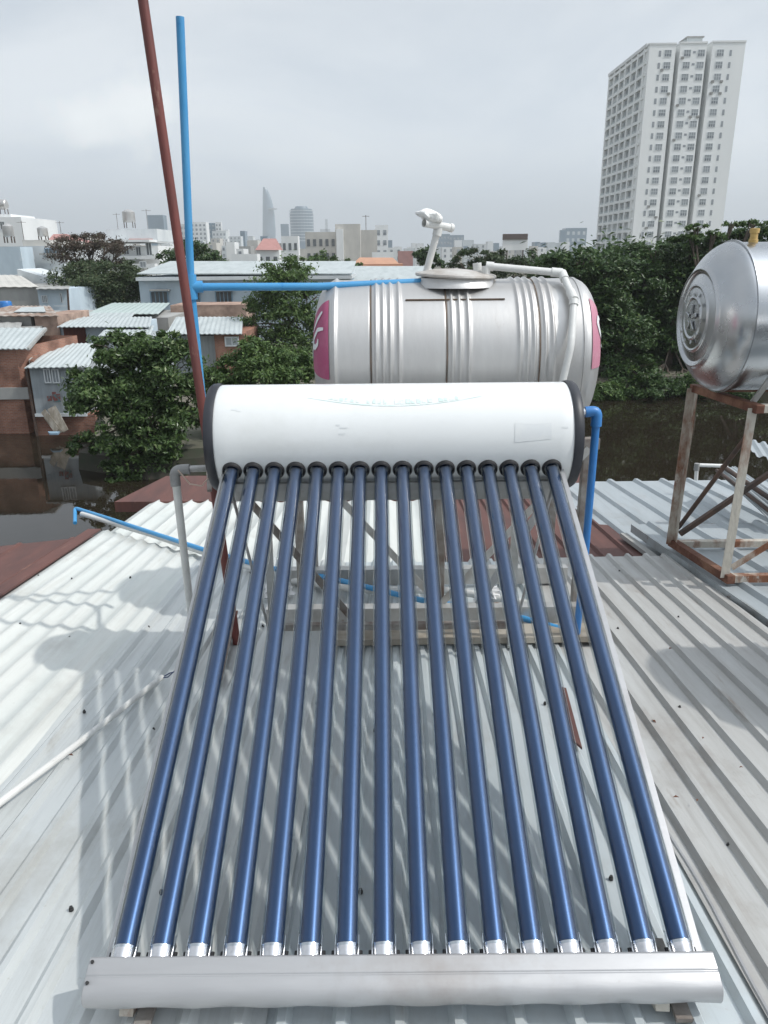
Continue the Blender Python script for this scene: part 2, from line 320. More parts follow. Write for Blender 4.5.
# cover strip at the left edge of the white sheet
MB().bar((-2.30,.3,roofz(.3)+.012), (-2.26,5.5,roofz(5.5)+.012), .10, .01).build('ridge_flashing', 'sheet_red', house)
MB().span((-3.5,.4,-9), (1.70,4.5,-1.97)).build('wall', 'concrete', house)
MB().span((-2.1,4.61,-9), (1.65,6.9,-2.3)).build('wall', 'concrete', house)
for sh, xs in ((s1, (-2.13,-1.9,-1.63)), (s2, (-1.18,-.83,-.6)), (s3, (-.1,.15,.6)), (s4, (.97,1.22,1.5))):
    for x in xs:
        for y in (1.62, 2.5, 3.45, 4.35):
            xx = x+random.uniform(-.06,.06); yy = y+random.uniform(-.12,.12)
            q = MB(); z = roofz(yy)+.012
            q.lathe((xx,yy,z-.012), (0,0,1), [(0,.0),(0,.0065),(.006,.0065),(.007,.0045),(.012,.0045),(.012,0)], 8)
            o = q.build('roofing_screw', 'screw', sh)
# lifted lip of the joint on the right
q = MB(); pp = [(.822+.004*math.sin(y*9), y, roofz(y)+.022+.006*math.sin(y*5)) for y in [1.0+.08*i for i in range(16)]]
q.tube(pp, .006, 6).build('sheet_lip', 'alu', s4, smooth=True)

# ---- neighbouring roof on the right (slate blue sheets) + raised panel that carries the tank stand
nh = thing('house', 'neighbour house at the right with slate blue ribbed roof carrying the tank stand', 'house', (3.5, 5, -8))
def nz(y): return -1.90 - .06*(y-4.5)
def ex(y): return 1.83+(5.23-y)*.085
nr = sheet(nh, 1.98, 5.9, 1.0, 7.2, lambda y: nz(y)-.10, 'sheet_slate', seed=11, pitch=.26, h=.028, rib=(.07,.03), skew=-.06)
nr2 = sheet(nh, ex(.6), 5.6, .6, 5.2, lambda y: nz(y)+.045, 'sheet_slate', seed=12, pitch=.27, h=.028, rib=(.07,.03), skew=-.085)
nr2['label'] = 'raised slate blue panel under the tank stand'
MB().bar((ex(.6)-.004,.6,nz(.6)+.018), (ex(5.2)-.004,5.2,nz(5.2)+.018), .012, .06).build('fascia', 'fascia', nh)
MB().bar((ex(.6)-.06,.6,nz(.6)-.035), (ex(5.2)-.06,5.2,nz(5.2)-.035), .05, .03).build('gutter', 'concrete', nh)
MB().bar((ex(5.2)+.01,5.205,nz(5.2)+.014), (5.0,5.205,nz(5.2)+.014), .012, .06).build('fascia', 'fascia', nh)
MB().span((1.82,1.1,-9), (5.0,6.6,-2.3)).build('wall', 'concrete', nh)

# ------------------------------------------------------------------ solar water heater
NT = 16; PIT = .0825
Pb = atd(401.5, 950, 1.667); Pt = atd(394.5, 468, 2.91)
X0 = (Pb.x+Pt.x)/2-.004
dv = Vector((0, Pt.y-Pb.y, Pt.z-Pb.z)); TL = dv.length; dv.normalize(); nv = Vector((0, -dv.z, dv.y))
B0 = Vector((X0, Pb.y, Pb.z)); T0 = Vector((X0, Pt.y, Pt.z)); TR = .212; TC = T0 + dv*(TR-.006) + Vector((.008,0,0))
heater = thing('solar_water_heater', 'solar water heater with white tank above sixteen blue glass tubes', 'solar heater', (X0, B0.y, roofz(B0.y)))
HB = .695
body = MB()
prof = [(-HB, TR-.012), (-HB+.004, TR-.003), (-HB+.012, TR)] + [(-HB+.012+(2*HB-.024)*i/30, TR) for i in range(1, 30)] + [(HB-.012, TR), (HB-.004, TR-.003), (HB, TR-.012)]
body.lathe(TC, (1,0,0), prof, 96)
tank = body.build('storage_tank', 'tank_white', heater, smooth=True)
for s in (-1, 1):
    c = MB().lathe(TC+Vector((s*HB,0,0)), (s,0,0), [(-.006,TR-.02),(-.006,TR+.004),(.003,TR+.007),(.022,TR+.005),(.032,TR-.002),(.036,TR-.03),(.030,TR-.05),(.034,.05),(.036,0)], 72)
    c.build('end_cap', 'tank_black', tank, smooth=True)
def cyl_patch(c, ax0, ax1, r, a0f, a1f, name, m, parent, n=40, k=4):
    """patch on a cylinder with axis X; a = angle from up towards the viewer (-y)"""
    q = MB(); vs = []; fs = []
    for i in range(n+1):
        x = ax0+(ax1-ax0)*i/n; a0 = a0f(i/n); a1 = a1f(i/n)
        for j in range(k+1):
            a = a0+(a1-a0)*j/k; vs.append((c.x+x, c.y-r*math.sin(a), c.z+r*math.cos(a)))
    for i in range(n):
        for j in range(k): fs.append((i*(k+1)+j, (i+1)*(k+1)+j, (i+1)*(k+1)+j+1, i*(k+1)+j+1))
    q.add(vs, fs); return q.build(name, m, parent, smooth=True)
# worn green arc of lettering near the top
L0, L1 = -.33, .34
arc = lambda t: .56 + .20*(1-(2*t-1)**2)
cyl_patch(TC, L0, L1, TR+.0012, lambda t: arc(t)-.006, lambda t: arc(t)+.004+.014*math.sin(math.pi*t), 'logo_arc', 'decal_green', tank)
for i in range(24):
    if random.random() < .15: continue
    t = .12+.76*i/24; x = L0+(L1-L0)*t; hgt = .05+.09*math.sin(math.pi*t); a = arc(t)-.03
    w = random.uniform(.010,.018)
    cyl_patch(TC, x, x+w, TR+.0012, lambda u, a=a, h=hgt: a-h*random.uniform(.4,.9), lambda u, a=a: a, 'logo_mark', 'decal_green', tank, 3, 2)
cyl_patch(TC, .46, .60, TR+.0010, lambda t: 1.13+.02*math.sin(3*t), lambda t: 1.48-.06*t, 'faded_label', 'patch', tank, 6, 8)
for (x, a) in ((-.62,.80), (-.60,.83), (-.22,1.12), (-.205,1.17), (-.21,1.28), (.64,1.2)):
    cyl_patch(TC, x, x+random.uniform(.015,.03), TR+.001, lambda t, a=a: a, lambda t, a=a: a+.03, 'scuff', 'patch', tank, 2, 2)
# tubes
def make_tube(i):
    x = X0 + (i-(NT-1)/2)*PIT
    p0 = Vector((x, B0.y, B0.z)) + dv*.012; p1 = Vector((x, T0.y, T0.z)) + dv*.03
    ab = MB().tube([p0, p0+dv*.02, p1-dv*.12, p1], .0228, 28).build('glass_tube', 'absorber', heater, smooth=True)
    MB().tube([p0+dv*(-.008), p0+dv*.01, p1], .0288, 28, caps=False).build('outer_glass', 'tube_glass', ab, smooth=True)
    r = MB().lathe(Vector((x,T0.y,T0.z))-dv*.014, dv, [(.010,.0288),(-.002,.0295),(-.006,.033),(-.002,.0375),(.012,.0385),(.03,.0385)], 28)
    r.build('rubber_ring', 'rubber', ab, smooth=True)
    e = MB().lathe(Vector((x,B0.y,B0.z))-dv*.035, dv, [(0,.025),(.028,.0255),(.045,.027),(.045,.0235),(.040,.022)], 24)
    e.build('end_holder', 'chrome', ab, smooth=True)
    for sx in (-1, 1):
        a = Vector((x+sx*.0262, B0.y, B0.z))
        MB().tube([a-dv*.02, a+dv*.015+nv*.003, a+dv*.032, a+dv*.036-nv*.008], .0018, 6).build('spring_clip', 'chrome', ab, smooth=True)
        MB().tube([a+Vector((sx*.004,0,0))-dv*.03-nv*.008, a+Vector((sx*.004,0,0))+dv*.002-nv*.008], .0045, 6).build('rubber_foot', 'rubber', ab, smooth=True)
for i in range(NT): make_tube(i)
# bottom manifold: folded aluminium cover, rounded nose
mx0, mx1 = X0-.678, X0+.672
def manifold():
    pr = []    # (along dv, along nv)
    pr.append((.0, -.045)); pr.append((.0, .034)); pr.append((-.004,.039))
    pr += [(-.036,.0400), (-.039,.0378), (-.042,.0395), (-.056,.0385)]
    for k in range(9):
        a = R(90-10-k*18); pr.append((-.060-.030*math.cos(a)*1.0, .008+.030*math.sin(a)))
    pr += [(-.07,-.045)]
    n = len(pr); q = MB(); vs = []; S = 40
    base = B0 - dv*.018
    for i in range(S+1):
        x = mx0+(mx1-mx0)*i/S
        for k, (a, b) in enumerate(pr):
            w = .0015*math.sin(i*1.3+k*.7) if 5 < k < n-1 else 0
            vs.append(Vector((x, base.y, base.z)) + dv*(a+w) + nv*(b+w*.6))
    fs = [(i*n+k, (i+1)*n+k, (i+1)*n+(k+1)%n, i*n+(k+1)%n) for i in range(S) for k in range(n)]
    fs += [tuple(range(n)), tuple(S*n+k for k in range(n))[::-1]]
    q.add(vs, fs); return q.build('bottom_manifold', 'alu', heater, smooth=True, bevel=.0015)
man = manifold()
for (dx, a) in ((.004,-.012), (.004,-.052)):
    MB().lathe(Vector((mx0+dx+.004,0,0))+Vector((0,B0.y,B0.z))-dv*(.018-a)+nv*.041, nv, [(0,.004),(.003,.0035),(.003,0)], 8).build('rivet', 'screw', man)
# side rails (angle) left and right of the tubes
for s in (-1, 1):
    x = X0 + s*(PIT*7.5+(.036 if s < 0 else .040))
    a = Vector((x, B0.y, B0.z)) - dv*.01 - nv*.012; b = Vector((x, T0.y, T0.z)) + dv*.06 - nv*.012
    MB().bar(a, b, .008 if s < 0 else .018, .004, nv).build('side_rail', 'alu', heater)
    MB().bar(a-nv*.026+Vector((s*(.006 if s < 0 else .010),0,0)), b-nv*.026+Vector((s*(.006 if s < 0 else .010),0,0)), .003, .045, nv).build('side_rail', 'galv', heater)
# cradle bar under the tank
MB().span((X0-.66, TC.y-.10, TC.z-TR-.03), (X0+.66, TC.y-.02, TC.z-TR+.012)).build('cradle', 'galv', heater)
MB().bar((X0-.66,T0.y+.015,T0.z-.075), (X0+.66,T0.y+.015,T0.z-.075), .03, .03).build('cradle', 'galv', heater)
for s in (-1, 1):
    MB().bar((X0+s*.52, TC.y-.03, TC.z-TR), (X0+s*.56, TC.y+.16, roofz(TC.y+.16)+.02), .035, .03, (1,0,0)).build('rear_leg', 'galv', heater)
    MB().bar((X0+s*.64, T0.y, T0.z-.03), (X0+s*.56, TC.y+.15, roofz(TC.y+.15)+.03), .03, .004, (1,0,0)).build('rear_leg', 'alu', heater)
MB().bar(at(222,470,3.12), at(352,618,3.22), .035, .004, (0,-1,0)).build('brace', 'dirty_galv', heater)
MB().bar(at(566,470,3.12), at(478,604,3.22), .035, .004, (0,-1,0)).build('brace', 'alu', heater)
MB().bar((X0-.57,TC.y+.14,roofz(3.15)+.14), (X0+.57,TC.y+.14,roofz(3.15)+.14), .03, .03).build('brace', 'dirty_galv', heater)
for s in (-1, 1):
    fx = X0 + s*(.60 if s < 0 else .56)
    MB().bar((fx, B0.y-.06, roofz(B0.y)+.02), (fx+.004, B0.y-.02, B0.z-.02), .045, .03, (1,0,0)).build('foot', 'rust', heater)
    MB().bar((fx+.04, B0.y-.10, roofz(B0.y)+.028), (fx+.045, B0.y+.10, roofz(B0.y)+.028), .035, .012).build('foot', 'dirty_galv', heater)

# ------------------------------------------------------------------ big stainless tank behind the heater
TY = 3.86; TDEP = 3.8
bc = at(454, 356, TY); sc = bc.dot(F0)/FPX; BR = .372
def bx(px): return (px-454)*sc*1.0 + bc.x
bigtank = thing('water_tank', 'large ribbed stainless steel water tank lying behind the white heater tank', 'water tank', (bc.x, bc.y, bc.z-BR), 'stainless steel water tanks')
xl, xr = bx(338), bx(567)
beads = [339, 377, 383.5, 390, 398, 446, 453, 461, 507, 514, 520, 530, 537]; seams = [372, 441, 525]
pr = []; dome = .112
pr = [(xl-dome*math.sin(R(90-k*9)), BR*(math.cos(R(90-k*9))**.62 if k else 0)) for k in range(0, 10)]
N_ = 420
for i in range(N_+1):
    x = xl+(xr-xl)*i/N_; r = BR+.001
    for b in beads: r += .0095*math.exp(-((x-bx(b))/(.0085))**2)
    for b in seams: r -= .004*math.exp(-((x-bx(b))/(.005))**2)
    pr.append((x, r))
pr += [(xr+dome*math.sin(R(k*9)), BR*(math.cos(R(k*9))**.62 if k < 10 else 0)) for k in range(1, 11)]
btb = MB().lathe((0, bc.y, bc.z), (1,0,0), pr, 96).build('tank_shell', 'steel', bigtank, smooth=True)
for b in seams:
    MB().lathe((bx(b), bc.y, bc.z), (1,0,0), [(-.002,BR+.001),(-.002,BR+.0035),(.002,BR+.0035),(.002,BR+.001)], 96).build('weld_seam', 'seam', btb)
for b in (338.5, 566):
    MB().lathe((bx(b), bc.y, bc.z), (1,0,0), [(-.007,BR+.0015),(-.006,BR+.006),(.006,BR+.006),(.007,BR+.0015)], 96).build('rim_band', 'steel', btb, smooth=True)
# stickers on the domed ends : follow the dome profile
def dome_patch(side, t0, t1, a0, a1, name, m, parent, off=.002, shape=None, n=14, k=26):
    q = MB(); vs = []; fs = []
    for i in range(n+1):
        for j in range(k+1):
            u = i/n; v = j/k
            if shape: u2, v2 = shape(u, v)
            else: u2, v2 = u, v
            th = R(t0+(t1-t0)*u2); an = a0+(a1-a0)*v2
            r = BR*math.cos(th)**.62+off; x = dome*math.sin(th)+off
            xx = (xr+x) if side > 0 else (xl-x)
            vs.append((xx, bc.y-r*math.sin(an), bc.z+r*math.cos(an)))
    for i in range(n):
        for j in range(k): fs.append((i*(k+1)+j, (i+1)*(k+1)+j, (i+1)*(k+1)+j+1, i*(k+1)+j+1))
    q.add(vs, fs); return q.build(name, m, parent, smooth=True)
stl = dome_patch(-1, 10, 76, R(38), R(99), 'sticker', 'pink', btb); strr = dome_patch(1, 14, 76, R(38), R(93), 'sticker', 'pink_pale', btb)
def stroke(side, path, w, parent):
    """white letter stroke in (theta, angle) on the dome"""
    q = MB(); vs = []; fs = []
    P = []
    for i in range(len(path)-1):
        for k in range(6):
            t = k/6; P.append((path[i][0]*(1-t)+path[i+1][0]*t, path[i][1]*(1-t)+path[i+1][1]*t))
    P.append(path[-1])
    def s3d(th, an):
        th = R(th); an = R(an); r = BR*math.cos(th)**.62+.0045; x = dome*math.sin(th)+.0045
        return Vector(((xr+x) if side > 0 else (xl-x), bc.y-r*math.sin(an), bc.z+r*math.cos(an)))
    for i, (th, an) in enumerate(P):
        a = P[max(0,i-1)]; b = P[min(len(P)-1,i+1)]; dx, dy = b[0]-a[0], (b[1]-a[1]); l = math.hypot(dx, dy) or 1
        ww = w*(.35+.65*math.sin(math.pi*min(1, max(0, (i+1)/(len(P)+1)))))
        vs += [s3d(th-dy/l*ww, an+dx/l*ww*.6), s3d(th+dy/l*ww, an-dx/l*ww*.6)]
    for i in range(len(P)-1): fs.append((2*i, 2*i+1, 2*i+3, 2*i+2))
    q.add(vs, fs); q.build('sticker_letter', 'decal_white', parent)
stroke(-1, [(22,62),(40,60),(56,64),(60,70),(50,74),(40,72),(38,68)], 4.5, stl)
stroke(-1, [(56,66),(66,76),(70,88)], 4.5, stl)
stroke(-1, [(25,47),(40,50),(58,55)], 3.5, stl)
stroke(1, [(46,50),(36,52),(32,58),(40,63),(52,66),(56,72),(46,76)], 5, strr)
# manway with lid on top
mc = at(455, 284, TY); tz = bc.z+BR
mcx = mc.x
neck = MB().lathe((mcx, bc.y-.02, tz-.035), (0,0,1), [(0,.205),(.012,.20),(.03,.185),(.045,.18),(.047,.0)], 40).build('manway', 'steel', bigtank, smooth=True)
MB().lathe((mcx+.0, bc.y-.02, tz+.012), (0.04,-.02,1), [(0,.0),(0,.192),(.006,.198),(.014,.196),(.018,.185),(.034,.10),(.040,0)], 40).build('lid', 'lid_rim', neck, smooth=True)
q = MB(); ll = [Vector((bx(398), bc.y-.24, 0)), Vector((bx(500), bc.y-.24, 0))]
zz = bc.z+math.sqrt(BR**2-.24**2)+.006
MB().bar((bx(404),bc.y-.24,zz), (bx(495),bc.y-.24,zz), .006, .006).build('manway_flange', 'seam', bigtank)
# stand for the big tank
stand = thing('tank_stand', 'grey steel stand under the big ribbed tank, seen between the blue tubes', 'tank stand', (bc.x, bc.y, roofz(bc.y)), 'tank stands')
sx0, sx1 = -.42, .98; sy0, sy1 = 3.50, 4.15; sz = bc.z-BR-.02
for x in (sx0, .28, sx1):
    for y in (sy0, sy1):
        MB().bar((x, y, roofz(y)+.02), (x, y, sz), .045, .045, (1,0,0)).build('leg', 'dirty_galv', stand, bevel=.003)
for y in (sy0, sy1):
    MB().bar((sx0-.05, y, sz+.02), (sx1+.05, y, sz+.02), .05, .05).build('top_rail', 'dirty_galv', stand)
    MB().bar((sx0-.18, y-.05, roofz(y)+.075), (sx1+.1, y-.05, roofz(y)+.075), .06, .10).build('base_rail', 'galv', stand)
for x in (sx0, sx1):
    MB().bar((x, sy0, sz-.03), (x, sy1, sz-.03), .04, .04).build('side_beam', 'dirty_galv', stand)
for x in (sx0+.15, sx1-.15):
    q = MB(); q.lathe((x-.03, bc.y, bc.z), (1,0,0), [(0,BR+.004),(0,BR+.03),(.05,BR+.03),(.05,BR+.004)], 24, R(110), R(250)).build('saddle', 'galv', stand)
MB().bar((sx0, sy0-.03, sz), (.28, sy0-.03, roofz(sy0)+.12), .035, .005, (0,1,0)).build('brace', 'galv', stand)
MB().bar((sx1, sy0-.03, sz), (.28, sy0-.035, roofz(sy0)+.12), .035, .005, (0,1,0)).build('brace', 'galv', stand)

# ------------------------------------------------------------------ vent pipe, overflow pipe, blue pipes on the tank
vp = thing('vent_pipe', 'white vent pipe leaning over the tank lid with foam on its tee', 'pipe', (mcx-.1, bc.y, tz))
a = at(424, 274, TY); b = at(438, 229, TY-.02)
MB().tube([a-Vector((0,0,.03)), b], .017, 14).build('pipe', 'pvc', vp, smooth=True)
MB().tube([b-Vector((.006,0,.03)), b+Vector((.003,0,.012))], .022, 14).build('pipe_socket', 'pvc', vp, smooth=True)
c0, c1 = at(424,223,TY-.08), at(452,228,TY+.02)
MB().tube([c0, c1], .018, 16, caps=False).build('tee', 'pvc', vp, smooth=True)
MB().tube([c1*.9+c0*.1, c1], .021, 16).build('tee', 'pvc', vp, smooth=True)
q = MB(); random.seed(3)
fc = at(430, 216, TY-.05)
vs = []; fs = []; nu, nw = 20, 12
for j in range(nw+1):
    for i in range(nu):
        th = math.pi*j/nw; ph = 2*math.pi*i/nu; d = Vector((math.sin(th)*math.cos(ph), math.sin(th)*math.sin(ph), math.cos(th)))
        s = 1+.30*noise.noise(d*1.6+Vector((4,1,2)))+.08*noise.noise(d*6)
        vs.append(fc + Vector((d.x*.055, d.y*.045, d.z*.032))*s + Vector((-.03*d.z, 0, 0)))
for j in range(nw):
    for i in range(nu): fs.append((j*nu+i, (j+1)*nu+i, (j+1)*nu+(i+1)%nu, j*nu+(i+1)%nu))
q.add(vs, fs).build('foam_plug', 'foam', vp, smooth=True)

op = thing('overflow_pipe', 'white pvc pipe looping from the lid down the right end of the big tank', 'pipe', (mcx+.15, bc.y, tz))
p = [at(485,292,TY-.1), at(486,266,TY-.1), at(562,273,TY-.12), at(574,300,TY-.30), at(571,345,TY-.42), at(560,392,TY-.44), at(556,430,TY-.44)]
MB().tube(elbow(p[:3]+p[3:], .035), .0168, 16).build('pipe', 'pvc', op, smooth=True)
for k in ((p[0],p[1],.4,1.0), (p[1],p[2],0,.10), (p[1],p[2],.86,1.0), (p[2],p[3],0,.25), (p[2],p[3],.7,1), (p[3],p[4],0,.12)):
    A = k[0].lerp(k[1], k[2]); B = k[0].lerp(k[1], k[3]); MB().tube([A, B], .0212, 16).build('elbow_socket', 'pvc', op, smooth=True)
st = MB().tube([at(478,278,TY-.06), at(477,263,TY-.06)], .021, 16).build('pipe_stub', 'pvc', bigtank, smooth=True)

bp = thing('blue_pipe', 'tall upright blue water pipe with a side arm into the steel tank', 'pipe', tuple(at(209,430,3.5)))
PY = 3.62
v0, v1, v2 = at(180,17,PY), at(191,287,PY), at(208,420,PY); v0.x = v1.x = v1.x; v2.x = v1.x+.012; v0.x = at(180,17,PY).x
v2.z = at(208,468,PY).z
MB().tube([v0, v1], .0175, 18, caps=False).build('upright_pipe', 'blue_pipe', bp, smooth=True)
MB().tube([v1, v2], .0175, 18).build('upright_pipe', 'blue_pipe', bp, smooth=True)
MB().bar(v2+Vector((0,0,.12)), v2+Vector((.10,-.45,.02)), .02, .012).build('clamp_strap', 'dirty_galv', bp)
e = at(444, 281, TY-.05)
MB().tube([v1, v1.lerp(e,.5)+Vector((0,0,-.012)), e], .0178, 18).build('side_arm', 'blue_pipe', bp, smooth=True)
q = MB(); q.tube([v1+Vector((0,0,.055)), v1-Vector((0,0,.055))], .028, 20); q.tube([v1, v1.lerp(e, .045)], .027, 20)
q.build('tee', 'blue_pipe', bp, smooth=True)
MB().tube([e.lerp(v1,.02), e+(e-v1).normalized()*.05], .016, 12).build('nipple', 'tank_black', bp, smooth=True)

# leaning brown steel pole
q = MB(); pA = at(140,-20,3.30); pm = at(213,480,3.27); g = pm + (pm-pA)*((roofz(3.25)-pm.z)/(pm-pA).z)
pT = pA + (pA-pm)*.35
pole = MB().tube([pT, pm, g], .0195, 18).build('steel_pole', 'red_pole', smooth=True)
tag(pole, 'tall rusty red steel pole leaning beside the blue upright pipe', 'pole')

# grey-white outlet pipe with elbow on the left of the heater tank
ol = thing('outlet_pipe', 'off white downpipe with dark grey elbow left of the heater tank', 'pipe', tuple(at(192,630,3.0)))
p = [at(210,468,3.05), at(174,470,3.02), at(177,500,3.0), atroof(194,640,.02)]
MB().tube([p[0], at(186,469,3.02)], .014, 14).build('nipple', 'galv', ol, smooth=True)
MB().tube(elbow([at(190,469,3.02), p[1], at(176,486,3.01)], .03), .0215, 16).build('elbow', 'pvc_grey', ol, smooth=True)
MB().tube([at(176,482,3.01), p[3]], .017, 16).build('pipe', 'pvc', ol, smooth=True)
MB().tube([at(178,470,3.0), at(190,484,3.0), at(202,486,3.0), at(208,478,3.0)], .003, 6).build('wire_tie', 'rope', ol)

# right-hand blue pipe from the tank end
br_ = thing('blue_pipe', 'short blue downpipe with elbow at the right end of the white tank', 'pipe', tuple(at(587,545,3.1)))
p = [at(578,413,3.06), at(597,411,3.06), at(585,556,3.10)]; p.append(atroof(576,640,.02))
MB().tube(elbow(p, .03), .0165, 16).build('pipe', 'blue_deep', br_, smooth=True)
MB().tube(elbow([at(585,412,3.06), p[1], at(596,426,3.06)], .028), .0225, 16).build('elbow', 'blue_deep', br_, smooth=True)
MB().tube([at(576,413,3.06), at(586,412,3.06)], .017, 12).build('nipple', 'chrome', br_, smooth=True)

# pair of pipes lying on the roof (white and blue)
def onroof(px, py, h=.04): return atroof(px, py, h)
pw = [onroof(82,514,.05), onroof(150,534), onroof(215,556), onroof(290,580,.05), onroof(360,590,.05), onroof(450,590,.06), onroof(540,606,.06)]
wp = MB().tube(elbow(pw, .1), .021, 14).build('white_pipe', 'pvc', smooth=True); tag(wp, 'white pipe lying across the roof below the thin blue pipe', 'pipe')
pb = [onroof(75,523,.0), onroof(75,508,.07), onroof(110,519,.07), onroof(208,551,.07), onroof(270,568,.08), onroof(330,578,.08), onroof(420,600,.07), onroof(500,612,.06), onroof(572,632,.05)]
wb = MB().tube(elbow(pb, .05), .0155, 14).build('blue_pipe', 'blue_pipe', smooth=True); tag(wb, 'thin blue pipe running across the roof and on behind the tubes', 'pipe')
cn = MB().tube([atroof(-40,833,.03), atroof(80,742,.034), atroof(162,677,.036)], .012, 12).build('conduit', 'pvc'); tag(cn, 'white conduit lying loose on the white roof with wires poking out', 'conduit')
MB().tube([atroof(161,678,.036), atroof(170,673,.045), atroof(178,671,.03)], .0025, 6).build('wire', 'wire', cn)
MB().tube([atroof(161,678,.036), atroof(168,677,.04), atroof(180,666,.04)], .0025, 6).build('wire', 'wire', cn)

# clutter behind the tubes
def scrap(name, lab, cat, pts, m, th=.01):
    vs = [Vector(p) for p in pts]; up = Vector((0,0,th)); n = len(vs)
    q = MB(); q.add(vs+[v+up for v in vs], [tuple(range(n))[::-1], tuple(range(n,2*n))]+[(i,(i+1)%n,(i+1)%n+n,i+n) for i in range(n)])
    o = q.build(name, m); tag(o, lab, cat); return o
scrap('rusty_plate', 'rusty brown plate on the roof between the last two tubes', 'metal scrap', [atroof(556,688,.03), atroof(566,690,.03), atroof(582,750,.03), atroof(573,742,.03)], 'sheet_red')
scrap('rusty_plate', 'dark rusty strip on the roof under the second and third tube', 'metal scrap', [atroof(218,616,.03), atroof(238,612,.03), atroof(222,680,.03), atroof(208,686,.03)], 'rust_dark')
scrap('wooden_board', 'grey wooden board on the roof behind the middle tubes', 'board', [atroof(330,632,.03), atroof(600,628,.03), atroof(600,642,.03), atroof(330,646,.03)], 'wood', .03)
def bag(px, py, r, lab, seed):
    c = atroof(px, py, .06); vs = []; fs = []; nu, nw = 18, 10
    for j in range(nw+1):
        for i in range(nu):
            th = math.pi*j/nw; ph = 2*math.pi*i/nu; d = Vector((math.sin(th)*math.cos(ph), math.sin(th)*math.sin(ph), math.cos(th)))
            s = 1+.5*noise.noise(d*2.5+Vector((seed,0,0)))+.35*noise.noise(d*6+Vector((seed,3,0)))
            vs.append(c+Vector((d.x*r*1.3, d.y*r, d.z*r*.7))*s)
    for j in range(nw):
        for i in range(nu): fs.append((j*nu+i, (j+1)*nu+i, (j+1)*nu+(i+1)%nu, j*nu+(i+1)%nu))
    o = MB().add(vs, fs).build('plastic_bag', 'plastic_bag'); tag(o, lab, 'plastic bag')
bag(276, 590, .07, 'crumpled pale plastic bag behind the third and fourth tube', 2)
bag(490, 596, .06, 'crumpled pale plastic bag behind the right middle tubes', 8)

# ------------------------------------------------------------------ right tank on its rusty stand
RC = Vector((0, 4.28, 0)); pc = at(718, 318, 4.28); RC.z = pc.z; RR = .40; seamx = 1.885; tip = 1.705
rt = thing('water_tank', 'smooth stainless water tank with ringed dome end on the rusty stand', 'water tank', (2.4, 4.28, RC.z-RR), 'stainless steel water tanks')
dm = seamx-tip; pr = []
for k in range(0, 41):
    r = RR*k/40
    x = dm*(1-(1-(r/RR)**2.6)**.62) if k < 40 else dm
    for (rc, w, h) in ((.245,.010,.010), (.17,.007,-.006), (.115,.006,-.005), (.03,.02,.008)):
        pass
    pr.append((r, x))
P2 = []
for k in range(0, 401):
    r = RR*k/400; x = dm*(1-(1-min(1,(r/RR))**2.6)**.62)
    if r < .235: x += .012          # recessed centre
    elif r < .25: x += .012*(.25-r)/.015
    x -= .010*math.exp(-((r-.262)/.010)**2) + .007*math.exp(-((r-.175)/.007)**2) + .006*math.exp(-((r-.11)/.007)**2)
    P2.append((tip+x, r))
P2 += [(seamx, RR+.001), (seamx, RR+.008), (seamx+.012, RR+.008), (seamx+.014, RR-.004)]
for i in range(1, 160):
    x = seamx+.014+(1.15)*i/160; r = RR-.004
    for bb in (2.25, 2.30, 2.35, 2.65, 2.70): r += .008*math.exp(-((x-bb)/.009)**2)
    P2.append((x, r))
xe = P2[-1][0]; P2 += [(xe+.15*math.sin(R(k*10)), (RR-.004)*math.cos(R(k*10))**.6 if k < 9 else 0) for k in range(1, 10)]
rs = MB().lathe((0, RC.y, RC.z), (1,0,0), P2, 96).build('tank_shell', 'steel_new', rt, smooth=True)
# embossed emblem in the middle : raised pads
for k in range(10):
    a = 2*math.pi*k/10; rr = .142
    MB().bar((tip+.004, RC.y+rr*math.cos(a), RC.z+rr*math.sin(a)), (tip+.006, RC.y+(rr-.02)*math.cos(a), RC.z+(rr-.02)*math.sin(a)), .018, .006, (1,0,0)).build('emblem_pad', 'steel_new', rs, bevel=.002)
for k in range(5):
    a = 2*math.pi*k/5+.3; MB().bar((tip+.003, RC.y+.02*math.cos(a), RC.z+.02*math.sin(a)), (tip+.005, RC.y+.075*math.cos(a), RC.z+.075*math.sin(a)), .022, .008, (1,0,0)).build('emblem_ray', 'steel_new', rs, bevel=.002)
q = MB(); t = Vector((1.985, RC.y-.03, RC.z+RR-.012))
q.lathe(t, (0,0,1), [(0,.024),(.02,.024),(.022,.020),(.05,.019),(.052,.024),(.075,.025),(.078,0)], 16).build('top_valve', 'brass', rt, smooth=True)
rst = thing('tank_stand', 'rusty angle iron stand holding up the smooth steel tank', 'tank stand', (2.4, 4.28, nz(4.28)+.05), 'tank stands')
zb = lambda y: nz(y)+.09
lx0, lx1 = 1.94, 2.95
sk = lambda x, y: x+(.045 if y < 4.3 else -.035)*(1 if x < 2.4 else 0); ly0, ly1 = 3.96, 4.60; zt = RC.z-RR-.045
L = [(lx0,ly0), (lx0+.0,ly1), (lx1,ly0), (lx1,ly1)]
for (x, y) in L:
    MB().angle((sk(x,y), y, zb(y)), (sk(x,y)+.015, y, zt), .05, .005, (0,1,0), 1 if x < 2.4 else -1, 1 if y < 4.3 else -1).build('leg', 'rust', rst)
for y in (ly0, ly1):
    MB().bar((sk(lx0,y)-.01,y,zt), (lx1+.03,y,zt), .045, .045).build('top_rail', 'rust' if y == ly0 else 'rust_dark', rst, bevel=.004)
    MB().bar((sk(lx0,y)-.01,y,zb(y)), (lx1+.03,y,zb(y)), .045, .045).build('base_rail', 'rust', rst, bevel=.003)
